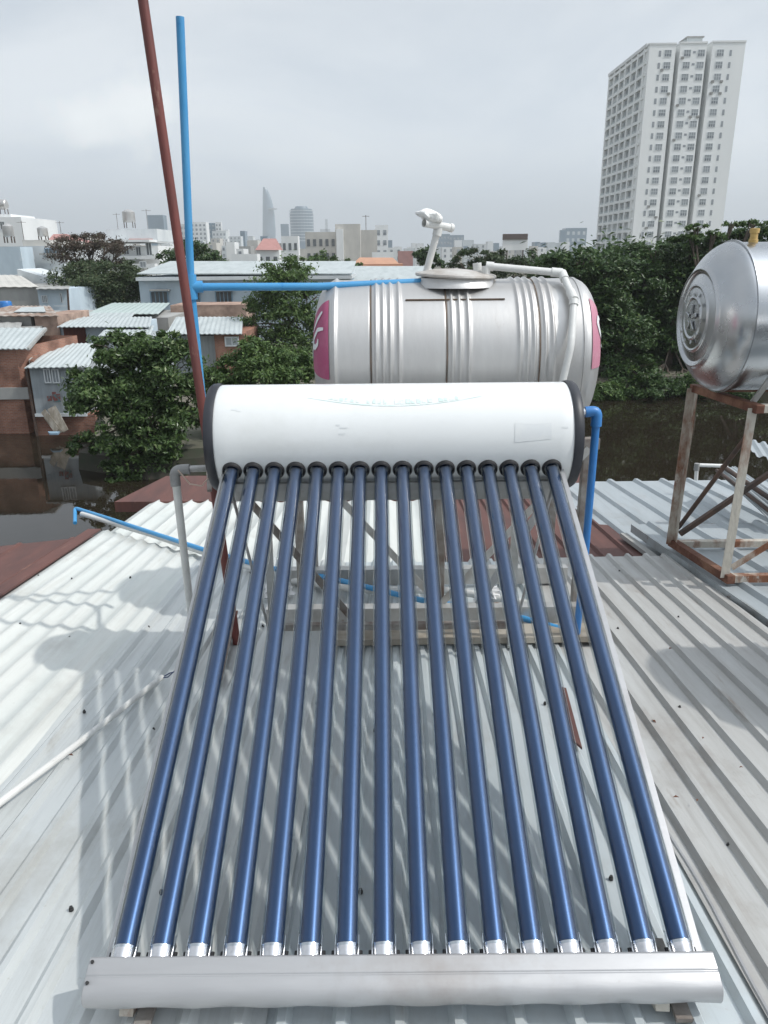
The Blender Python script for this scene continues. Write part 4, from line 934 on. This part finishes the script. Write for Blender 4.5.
# ------------------------------------------------------------------ the white apartment tower
tw = thing('apartment_tower', 'tall white apartment tower with two deep slots down its front', 'building', tuple(at(690,250,214)))
c1 = at(650,43,214.8); c3 = at(746,42,214.8); TX0, TX1, TZ = c1.x, c3.x, c1.z; TY0 = 214.8; TY1 = 250
W = TX1-TX0
def fx(px): return TX0+(px-650)/96*W
secs = [(650,676.5,0), (681,707.5,.2), (713,746,.35)]
MB().span((TX0+.3,TY0+4,GZ),(TX1-.2,TY1,TZ-.6)).build('core', 'tower_side', tw)
for (a, b, dz) in secs:
    MB().span((fx(a),TY0,GZ),(fx(b),TY0+3.98,TZ+dz-.1)).build('facade_bay', 'tower_white', tw)
    MB().span((fx(a)-.1,TY0-.12,TZ+dz-.4),(fx(b)+.1,TY0+4,TZ+dz+.02)).build('parapet', 'white_paint', tw)
for a in (678.7, 710.2):
    MB().span((fx(a)-.5,TY0+3.8,GZ),(fx(a)+.5,TY0+3.9,TZ-1)).build('slot_wall', 'tower_grey', tw)  # slot back greyed, putting the recess shade into its colour
x0 = fx(693); MB().span((x0,TY0+4,TZ-.5),(x0+3.8,TY0+9,TZ+2.0)).build('roof_room', 'tower_side', tw)
MB().span((x0-.3,TY0+3.7,TZ+2.0),(x0+4.1,TY0+9.3,TZ+2.3)).build('roof_slab', 'concrete', tw)
FH = 2.66; NF = 21
# left side face: vertical and horizontal concrete grid with recessed bays
q = MB()
for j in range(NF+1): q.span((TX0-.25,TY0+1.2,TZ-1.4-FH*j-.25),(TX0+.3,TY1-.3,TZ-1.4-FH*j+.45))
NB = 6
for i in range(NB+1):
    y = TY0+3+(TY1-TY0-4)*i/NB; q.span((TX0-.3,y-.55,GZ),(TX0+.28,y+.55,TZ-.2))
q.build('side_grid', 'tower_white', tw)
MB().span((TX0-.4,TY0+1.5,TZ-.5),(TX0+.5,TY1,TZ+.3)).build('parapet', 'white_paint', tw)
random.seed(5)
def winset(specs, name='window'):
    pass
def shared(boxspan, name, m):
    return MB().span(*boxspan)
wide = MB(); wide.span((-.85,-.05,-.7),(.85,.02,.7)); wsrc = wide.build('window', 'glass_mid', tw); wsrc.matrix_parent_inverse = Matrix()
wdark = MB().span((-.85,-.05,-.7),(.85,.02,.7)); wdsrc = wdark.build('window', 'tower_glass', tw); wdsrc.matrix_parent_inverse = Matrix()
fr = MB(); 
for a in (-.85,-.28,.28,.85): fr.span((a-.05,-.09,-.75),(a+.05,.0,.75))
for b in (-.75,.0,.72): fr.span((-.9,-.088,b-.04),(.9,.0,b+.05))
frs = fr.build('frame', 'frame_white', wsrc); frs.matrix_parent_inverse = Matrix()
frd = frs.copy(); C.objects.link(frd); frd.parent = wdsrc; frd.matrix_parent_inverse = Matrix()
cols = [(669,1),(688.5,1),(702.5,1),(721.5,1)]
first = {0:True, 1:True}; cnt = 0
for j in range(NF):
    for (px, k) in cols:
        dk = random.random() < .4; s = wdsrc if dk else wsrc; key = 1 if dk else 0
        loc = Vector((fx(px), TY0, TZ-2.3-FH*j)) - Vector(tw.location)
        if first[key]: o = s; first[key] = False; o.location = loc
        else:
            o = s.copy(); C.objects.link(o); o.parent = tw; o.location = loc
            f2 = frs.copy(); C.objects.link(f2); f2.parent = o
        cnt += 1
q = MB()
for j in range(NF):
    z = TZ-2.3-FH*j
    q.span((fx(695.5)-.35,TY0-.04,z-.05),(fx(695.5)+.35,TY0+.02,z+.45))
    q.span((fx(661)-.3,TY0-.04,z-.7),(fx(661)+.3,TY0+.02,z+.6)); q.span((fx(732)-.28,TY0-.04,z-.7),(fx(732)+.28,TY0+.02,z+.6))
tag(q.build('small_window', 'tower_glass', tw), kind='stuff')
q = MB()
for j in range(NF):
    z = TZ-2.9-FH*j
    for i in range(NB):
        y0 = TY0+3+(TY1-TY0-4)*i/NB+.6; y1 = y0+(TY1-TY0-4)/NB-1.2
        if random.random() < .85: 
            q.span((TX0+.27,y0+.2,z-.9),(TX0+.32,y0+(y1-y0)*.45,z+1.0)); q.span((TX0+.27,y0+(y1-y0)*.55,z-.9),(TX0+.32,y1-.2,z+1.0))
tag(q.build('balcony_window', 'glass_mid', tw), kind='stuff')
q = MB()
for j in range(NF):
    z = TZ-2.9-FH*j
    for i in range(NB):
        if random.random() < .8:
            y0 = TY0+3+(TY1-TY0-4)*i/NB+.55; y1 = y0+(TY1-TY0-4)/NB-1.1; q.span((TX0-.2,y0,z-1.0),(TX0-.12,y1,z-.25))
tag(q.build('balcony_rail', 'tower_grey', tw), kind='stuff')

acs = MB().span((-.35,-.28,-.25),(.35,.0,.25)).build('air_conditioner', 'concrete', tw); acs.matrix_parent_inverse = Matrix()
for i in range(16):
    j = random.randrange(NF); px = random.choice([664.5,673.5,684,698.5,706,717,726]); o = acs if i == 0 else acs.copy()
    if i: C.objects.link(o); o.parent = tw
    o.location = Vector((fx(px), TY0, TZ-3.3-FH*j)) - Vector(tw.location)
# second row of filler : taller pale blocks further out
random.seed(33)
for (a, b, t0, t1, D) in [(108,180,229,242,800),(216,262,228,243,1100),(300,345,232,244,1200),(388,440,236,248,900),(455,505,238,248,1100),(10,110,234,246,650),(520,600,241,250,900),(176,232,226,240,1300)]:
    x = a
    while x < b:
        w_ = random.uniform(3.5, 8); D2 = D*random.uniform(.85,1.4)
        block('city_block', 'slim pale block rising from the hazy far city', 'building', x, x+w_, random.uniform(t0,t1), D2, 20, random.choice(['white_paint','tower_grey','tower_side','glass_blue','white_paint']), 'slim blocks of the far city')
        x += w_*random.uniform(1.0,2.2)
for (px, py, Y, hh, lab) in ((62,240,118,2.6,'thin tv antenna over the small red roof'),(118,229,130,2.4,'thin tv antenna on the balcony house roof, left one'),(148,229,130,3.0,'thin tv antenna on the balcony house roof, by the roof tank'),(24,240,98,2.2,'thin tv antenna over the long white house'),(366,230,345,6,'mast on the stepped beige building')):
    p = at(px,py,Y); t = thing('antenna', lab, 'antenna', tuple(p), 'roof antennas'); r_ = .03 if Y < 200 else .15
    MB().tube([p-Vector((0,0,.4)), p+Vector((0,0,hh))], r_, 6).build('mast', 'dark_steel', t)
    q = MB(); q.bar(p+Vector((-hh*.25,0,hh*.92)), p+Vector((hh*.25,0,hh*.92)), r_, r_)
    for k in range(-2,3): q.bar(p+Vector((hh*.1*k,-hh*.12,hh*.92)), p+Vector((hh*.1*k,hh*.12,hh*.92)), r_, r_)
    q.build('aerial', 'dark_steel', t)
random.seed(12); lsrc = None
for i in range(7):
    px, py = random.choice([(random.uniform(600,760),random.uniform(600,900)),(random.uniform(20,140),random.uniform(560,1000))]); p = atroof(px, py, .028); a = random.uniform(0,6.28); r_ = random.uniform(.006,.013)
    u = Vector((math.cos(a), math.sin(a), 0))*r_; v = Vector((-math.sin(a), math.cos(a), 0))*r_*.5
    tag(MB().add([p-u, p+v+Vector((0,0,.004)), p+u, p-v+Vector((0,0,.004))], [(0,1,2,3)]).build('dry_leaf', 'rust_dark', solid=.001), 'tiny dry leaf lying on the ribbed roof', 'leaf', 'dry leaves on the roof')

# ------------------------------------------------------------------ trees
def tree(name, lab, cat, blobs, Y, trunk_px, leaf, n, m, seed, group=None, base=None, depthf=1.0, up=.5, clump=.17, m2=None, dy=0.0, per=110, flat=.6):
    """blobs: (px, py, rx, ry[, dY]) in picture units at distance Y -> ellipsoids with real depth"""
    rnd = random.Random(seed); bl = []
    for b in blobs:
        yy = Y+(b[4] if len(b) > 4 else 0); c = at(b[0], b[1], yy); s = c.dot(F0)/FPX
        bl.append((c, b[2]*s, b[2]*s*depthf, b[3]*s))
    z0 = GZ-.2 if base is None else base; t0 = at(trunk_px, 300, Y); t0.z = z0
    o = thing(name, lab, cat, tuple(t0), group)
    q = MB(); top = max(b[0].z for b in bl); fork = Vector((t0.x, t0.y, z0+(top-z0)*.45))
    tr = max(.08, (top-z0)*.025)
    q.tube([t0, t0.lerp(fork,.5)+Vector((tr*.6,0,0)), fork], [tr*1.4, tr, tr*.75], 10)
    for (c, rx, ry, rz) in bl:
        mid = fork.lerp(c, .55)+Vector((rnd.uniform(-.2,.2)*rx, 0, rnd.uniform(-.1,.25)*rz)); q.tube([fork, mid, c], [tr*.6, tr*.35, tr*.12], 7)
        for _ in range(5):
            e = c+Vector((rnd.uniform(-.8,.8)*rx, rnd.uniform(-.8,.8)*ry, rnd.uniform(-.5,.8)*rz)); q.tube([mid.lerp(c,.5), c.lerp(e,.5)+Vector((0,0,.1*rz)), e], [tr*.25, tr*.15, tr*.05], 5)
    q.build('trunk', 'bark', o, smooth=True)
    vol = [b[1]*b[2]+b[1]*b[3] for b in bl]; tot = sum(vol); vs = []; fs = []
    for (c, rx, ry, rz), v in zip(bl, vol):
        k = int(n*v/tot); nc = max(8, k//per)
        cl = []
        for _ in range(nc):
            while True:
                d = Vector((rnd.gauss(0,1), rnd.gauss(0,1), rnd.gauss(0,1))).normalized()
                if d.z > -.75: break
            rr = rnd.uniform(.55, 1.08); cl.append((Vector((c.x+d.x*rx*rr, c.y+d.y*ry*rr, c.z+d.z*rz*rr)), d))
        for _ in range(k):
            cc, d = cl[rnd.randrange(nc)]; cs = clump*min(rx, rz*1.6)*rnd.uniform(.6,1.2)
            p = cc+Vector((rnd.gauss(0,cs), rnd.gauss(0,cs), rnd.gauss(0,cs*flat)))
            nr = (d*.6+Vector((rnd.gauss(0,.55), rnd.gauss(0,.55), rnd.gauss(0,.55)+up))).normalized()
            a = nr.orthogonal().normalized(); a = (Matrix.Rotation(rnd.uniform(0,6.28), 3, nr) @ a); b = nr.cross(a)
            L_ = leaf*rnd.uniform(.6,1.25); w = L_*.42; i0 = len(vs)
            vs += [p-a*L_*.5, p+b*w*.5+nr*w*.08, p+a*L_*.5-nr*L_*.1, p-b*w*.5+nr*w*.08]; fs.append((i0,i0+1,i0+2,i0+3))
    MB().add(vs, fs).build('crown', m, o)
    return o
TG = 'trees round the canal'
tree('bushy_tree', 'dense glossy dark green tree overhanging the canal, left of the red pole', 'tree',
     [(120,352,28,17),(152,345,26,14),(95,392,28,24,-.4),(135,385,34,30,.3),(172,372,30,32),(186,410,22,40),(150,425,34,34,-.3),(110,432,22,22,-.6),(90,400,24,14,-.8),(178,350,16,16),(130,465,22,20,-.5),(168,462,26,20),(84,448,14,10,-.8),(118,480,12,9,-.9)],
     28.5, 150, .21, 46000, 'leaf_near', 1, TG, clump=.16)
tree('bushy_tree', 'round lighter green bush between the blue pipe and the steel tank', 'tree',
     [(262,372,34,24),(235,385,24,26),(292,376,24,24),(255,352,22,12),(212,384,18,20),(225,412,26,22)], 31, 255, .20, 20000, 'leaf_mid', 2, TG, clump=.16)
tree('tall_shrub_tree', 'feathery tree rising above the long blue house beside the tank', 'tree',
     [(288,272,24,12),(280,290,30,16),(290,308,26,14),(262,300,16,14),(300,330,22,20),(268,328,20,18),(312,300,14,20),(250,325,14,18),(285,350,26,18),(305,362,20,20),(270,360,20,16)], 52, 288, .28, 19000, 'leaf_mid', 3, TG, clump=.24)
tree('tiered_tree', 'tall tiered tree with green lower crown and brownish top over the tin roofs', 'tree',
     [(98,280,44,9),(80,292,30,12),(118,292,26,14),(95,300,34,12),(70,276,22,8),(126,278,20,9),(112,268,26,6),(88,266,26,5),(130,294,16,12),(70,292,16,10),(104,304,28,9)], 68, 92, .30, 22000, 'leaf_tier', 4, TG, clump=.34)
tree('tiered_tree', 'thin brownish tree top spreading just above the green tiered crown', 'tree',
     [(88,246,34,4),(75,256,26,4.5),(104,262,24,4),(70,240,16,3),(110,244,26,3.5),(95,236,18,2.5),(64,248,14,4),(120,250,18,3),(84,236,14,2)], 71, 92, .24, 7500, 'leaf_brown', 5, TG, clump=.6)
tree('tree', 'dark green tree behind the blue upright pipe over the long house', 'tree',
     [(190,256,26,12),(210,262,18,9),(168,262,14,9),(188,247,12,7),(222,266,10,5)], 85, 190, .42, 6500, 'leaf_dark', 6, TG)
tree('tree', 'low wide green tree right of the feathery tree, under the beige block', 'tree',
     [(325,262,20,7),(345,266,18,5),(265,266,14,5),(300,262,16,6),(320,256,8,5),(362,268,10,4)], 110, 322, .5, 4200, 'leaf_mid', 7, TG)
tree('tree', 'dark round tree directly behind the leaning vent pipe', 'tree', [(427,256,13,10),(420,262,9,9),(434,264,9,8)], 95, 427, .42, 3000, 'leaf_dark', 8, TG)
tree('tree', 'olive green tree row top left of the white overflow pipe', 'tree', [(480,255,24,7),(462,264,18,8),(500,262,26,10),(525,262,20,10),(470,275,24,10),(512,276,30,12)], 75, 490, .38, 8000, 'leaf_tier', 9, TG)
tree('canal_tree', 'dark spreading tree just right of the big steel tank', 'tree',
     [(575,262,34,14),(610,272,34,18,-1),(560,285,26,16),(600,305,38,20,-1),(565,320,24,22),(625,330,30,22,-1.5),(590,350,34,22,-1),(630,372,26,16,-2),(612,385,26,12,-2),(570,382,26,14,-2),(650,388,26,12,-2.5),(550,270,16,9)],
     48, 600, .30, 34000, 'leaf_dark', 10, TG, clump=.22, per=120, flat=.42, up=.9)
tree('canal_tree', 'dark broad tree below the white apartment tower', 'tree',
     [(650,254,34,12),(690,246,36,10),(660,275,38,20),(705,272,34,22),(650,305,34,24),(695,310,34,28),(665,345,34,26),(700,355,26,26),(640,285,22,14,-1),(690,384,34,14,-3),(660,380,30,14,-3)],
     49.5, 675, .30, 34000, 'leaf_dark', 11, TG, clump=.22, per=120, flat=.42, up=.9)
tree('canal_tree', 'dark tree behind the smooth steel tank at the right edge', 'tree',
     [(735,240,34,10),(775,236,34,11),(750,262,40,18),(800,270,40,26),(740,300,34,30),(785,320,44,34),(745,350,40,30),(720,380,30,18),(800,370,40,26),(700,388,30,12,-3),(745,388,34,13,-3)],
     50, 755, .32, 30000, 'leaf_dark', 12, TG, clump=.21, per=120, flat=.42, up=.9)
tree('sprig', 'light green branch reaching up before the apartment tower', 'tree', [(695,228,11,3.5),(712,236,14,4),(733,224,10,3),(755,224,12,3),(690,236,8,3)], 47.5, 705, .26, 1800, 'leaf_mid', 13, TG, clump=.3)  # lighter leaf colour than the canal trees
tree('back_tree', 'deep green tree filling in behind the canal trees, nearer the steel tank', 'tree', [(560,268,30,14),(600,290,50,40),(640,300,50,44),(570,320,40,40),(620,350,50,34),(560,355,40,26),(660,345,40,34)], 57, 610, .55, 12000, 'leaf_dark', 14, TG, clump=.34, per=60)
tree('back_tree', 'deep green tree filling in behind the canal trees, toward the right edge', 'tree', [(680,290,44,40),(730,280,46,36),(780,290,50,44),(700,340,46,36),(750,345,46,36),(800,350,46,36),(690,268,30,16)], 58, 735, .55, 12000, 'leaf_dark', 15, TG, clump=.34, per=60)
# low bushes closing the shore
random.seed(9)
for i, (px, py, Y, w, lab) in enumerate(((545,388,43.2,28,'low dark shrub at the waterline right behind the steel tank'),(603,394,43.6,20,'lighter green shrub on the bank by the right end of the steel tank'),(650,388,43.8,34,'low dark shrub at the waterline below the canal trees'),(725,388,44.0,42,'low dark shrub at the waterline behind the rusty stand'),(455,380,44,60,'wide shrub on the bank hidden behind the steel tank'))):
    tree('shrub', lab, 'shrub', [(px,py,w,11),(px+w*.6,py+1,w*.6,9),(px-w*.6,py+1,w*.6,9)], Y, px, .24, 5000, 'leaf_mid' if i == 1 else 'leaf_dark', 30+i, 'shrubs on the bank', base=WZ-.2)
# banana plant
bn = thing('banana_plant', 'banana plant with long arching leaves left of the steel tank', 'plant', tuple(at(298,392,42)))
rnd = random.Random(4); g = at(298,392,42); st_ = MB().tube([g-Vector((0,0,1)), g+Vector((0,0,1.6))], [.16,.1], 8).build('stem', 'leaf_banana', bn, smooth=True)
for i in range(11):
    a = rnd.uniform(0, 6.28); L_ = rnd.uniform(1.5,2.4); tz_ = rnd.uniform(.8,1.5); q = MB(); vs = []; n = 8; s0 = g+Vector((0,0,1.5))
    d = Vector((math.cos(a), math.sin(a), 0)); sd = Vector((-d.y, d.x, 0))
    for k in range(n+1):
        t = k/n; p = s0+d*L_*t*.8+Vector((0,0,tz_*1.6*t-1.5*t*t*tz_)); w = .26*math.sin(math.pi*min(1,t*.9+.08))+.01
        vs += [p-sd*w-Vector((0,0,w*.3)), p, p+sd*w-Vector((0,0,w*.3))]
    fs = []
    for k in range(n): fs += [(3*k,3*k+1,3*k+4,3*k+3),(3*k+1,3*k+2,3*k+5,3*k+4)]
    q.add(vs, fs).build('leaf', 'leaf_banana', bn, smooth=True)

# ------------------------------------------------------------------ haze
hz = MB().span((-6300,-6300,WZ-2), (6300,6300,330)).build('haze', 'water'); hz.data.materials.clear()
hm = bpy.data.materials.new('haze'); hm.use_nodes = True; nt = hm.node_tree; nt.nodes.remove(nt.nodes['Principled BSDF'])
pv = nt.nodes.new('ShaderNodeVolumePrincipled'); pv.inputs['Color'].default_value = (.93,.975,1,1); pv.inputs['Density'].default_value = .00034; pv.inputs['Anisotropy'].default_value = .1
nt.links.new(pv.outputs[0], nt.nodes['Material Output'].inputs['Volume']); hz.data.materials.append(hm); tag(hz, kind='stuff')

# ------------------------------------------------------------------ light and sky
SV = Vector((.82, -.20, 1.06)).normalized()            # towards the sun
sun = bpy.data.lights.new('sun', 'SUN'); sun.energy = 2.9; sun.angle = R(1.0); sun.color = (1, .965, .91)
so = bpy.data.objects.new('sun', sun); C.objects.link(so); so.rotation_euler = SV.to_track_quat('Z', 'Y').to_euler()
w = bpy.data.worlds.new('World'); SC.world = w; w.use_nodes = True; nt = w.node_tree; N = nt.nodes; Lk = nt.links
bg = N['Background']; sky = N.new('ShaderNodeTexSky'); sky.sky_type = 'NISHITA'; sky.sun_disc = False
sky.sun_elevation = math.asin(SV.z); sky.sun_rotation = math.atan2(SV.x, SV.y); sky.dust_density = 3; sky.air_density = 1.2
Lk.new(sky.outputs[0], bg.inputs['Color']); bg.inputs['Strength'].default_value = .1
tc = N.new('ShaderNodeTexCoord'); mp = N.new('ShaderNodeMapping'); mp.inputs['Scale'].default_value = (1,1,2.6); Lk.new(tc.outputs['Generated'], mp.inputs[0])
n1 = N.new('ShaderNodeTexNoise'); n1.inputs['Scale'].default_value = 2.0; n1.inputs['Detail'].default_value = 7; n1.inputs['Roughness'].default_value = .55; n1.inputs['Distortion'].default_value = .4; Lk.new(mp.outputs[0], n1.inputs['Vector'])
r1 = N.new('ShaderNodeValToRGB'); e = r1.color_ramp.elements; e[0].position = .36; e[1].position = .66
e[0].color = (.44,.495,.56,1); e[1].color = (.63,.665,.70,1); Lk.new(n1.outputs['Fac'], r1.inputs[0])
# a single soft cumulus low on the left
cd = ray(104, 112).normalized(); nrm = N.new('ShaderNodeVectorMath'); nrm.operation = 'NORMALIZE'; Lk.new(tc.outputs['Generated'], nrm.inputs[0])
n2 = N.new('ShaderNodeTexNoise'); n2.inputs['Scale'].default_value = 9; n2.inputs['Detail'].default_value = 5; Lk.new(nrm.outputs[0], n2.inputs['Vector'])
sub = N.new('ShaderNodeVectorMath'); sub.operation = 'SUBTRACT'; sub.inputs[1].default_value = cd; Lk.new(nrm.outputs[0], sub.inputs[0])
ml = N.new('ShaderNodeVectorMath'); ml.operation = 'MULTIPLY'; ml.inputs[1].default_value = (1,1,1.6); Lk.new(sub.outputs[0], ml.inputs[0])
ln = N.new('ShaderNodeVectorMath'); ln.operation = 'LENGTH'; Lk.new(ml.outputs[0], ln.inputs[0])
ma = N.new('ShaderNodeMath'); ma.operation = 'MULTIPLY_ADD'; ma.inputs[1].default_value = .24; Lk.new(n2.outputs['Fac'], ma.inputs[0]); Lk.new(ln.outputs['Value'], ma.inputs[2])
mr = N.new('ShaderNodeMapRange'); mr.interpolation_type = 'SMOOTHSTEP'; mr.inputs['From Min'].default_value = .135; mr.inputs['From Max'].default_value = .185; mr.inputs['To Min'].default_value = .8; mr.inputs['To Max'].default_value = 0
Lk.new(ma.outputs[0], mr.inputs['Value'])
mc_ = N.new('ShaderNodeMix'); mc_.data_type = 'RGBA'; mc_.inputs['B'].default_value = (.78,.80,.80,1); Lk.new(mr.outputs[0], mc_.inputs['Factor']); Lk.new(r1.outputs[0], mc_.inputs['A'])
b2 = N.new('ShaderNodeBackground'); b2.inputs['Strength'].default_value = 1.34; 
sx = N.new('ShaderNodeSeparateXYZ'); Lk.new(nrm.outputs[0], sx.inputs[0])
hm_ = N.new('ShaderNodeMapRange'); hm_.interpolation_type = 'SMOOTHSTEP'; hm_.inputs['From Min'].default_value = 0; hm_.inputs['From Max'].default_value = .35; hm_.inputs['To Min'].default_value = 1.42; hm_.inputs['To Max'].default_value = 1.0; Lk.new(sx.outputs[2], hm_.inputs['Value'])
vm = N.new('ShaderNodeVectorMath'); vm.operation = 'SCALE'; Lk.new(mc_.outputs['Result'], vm.inputs[0]); 
dt = N.new('ShaderNodeVectorMath'); dt.operation = 'DOT_PRODUCT'; dt.inputs[1].default_value = SV; Lk.new(nrm.outputs[0], dt.inputs[0])
cl_ = N.new('ShaderNodeMath'); cl_.operation = 'MAXIMUM'; cl_.inputs[1].default_value = 0; Lk.new(dt.outputs['Value'], cl_.inputs[0])
pw_ = N.new('ShaderNodeMath'); pw_.operation = 'POWER'; pw_.inputs[1].default_value = 7; Lk.new(cl_.outputs[0], pw_.inputs[0])
gl_ = N.new('ShaderNodeMath'); gl_.operation = 'MULTIPLY_ADD'; gl_.inputs[1].default_value = 3.0; Lk.new(pw_.outputs[0], gl_.inputs[0]); Lk.new(hm_.outputs[0], gl_.inputs[2])
Lk.new(gl_.outputs[0], vm.inputs['Scale'])
Lk.new(vm.outputs[0], b2.inputs['Color'])
ms = N.new('ShaderNodeMixShader'); ms.inputs[0].default_value = .88; Lk.new(bg.outputs[0], ms.inputs[1]); Lk.new(b2.outputs[0], ms.inputs[2]); Lk.new(ms.outputs[0], N['World Output'].inputs['Surface'])

# ------------------------------------------------------------------ camera
cam = bpy.data.cameras.new('camera'); co = bpy.data.objects.new('camera', cam); C.objects.link(co)
cam.sensor_fit = 'VERTICAL'; cam.sensor_height = 24; cam.lens = 24*FPX/1024; cam.clip_start = .05; cam.clip_end = 12000
co.matrix_world = Matrix((RV, UV, -(F0))).transposed().to_4x4(); SC.camera = co
SC.view_settings.view_transform = 'Standard'; SC.view_settings.look = 'None'; SC.view_settings.exposure = 0; SC.view_settings.gamma = 1
for o in C.objects:
    for k in ('x0','x1','zt'):
        if k in o: del o[k]
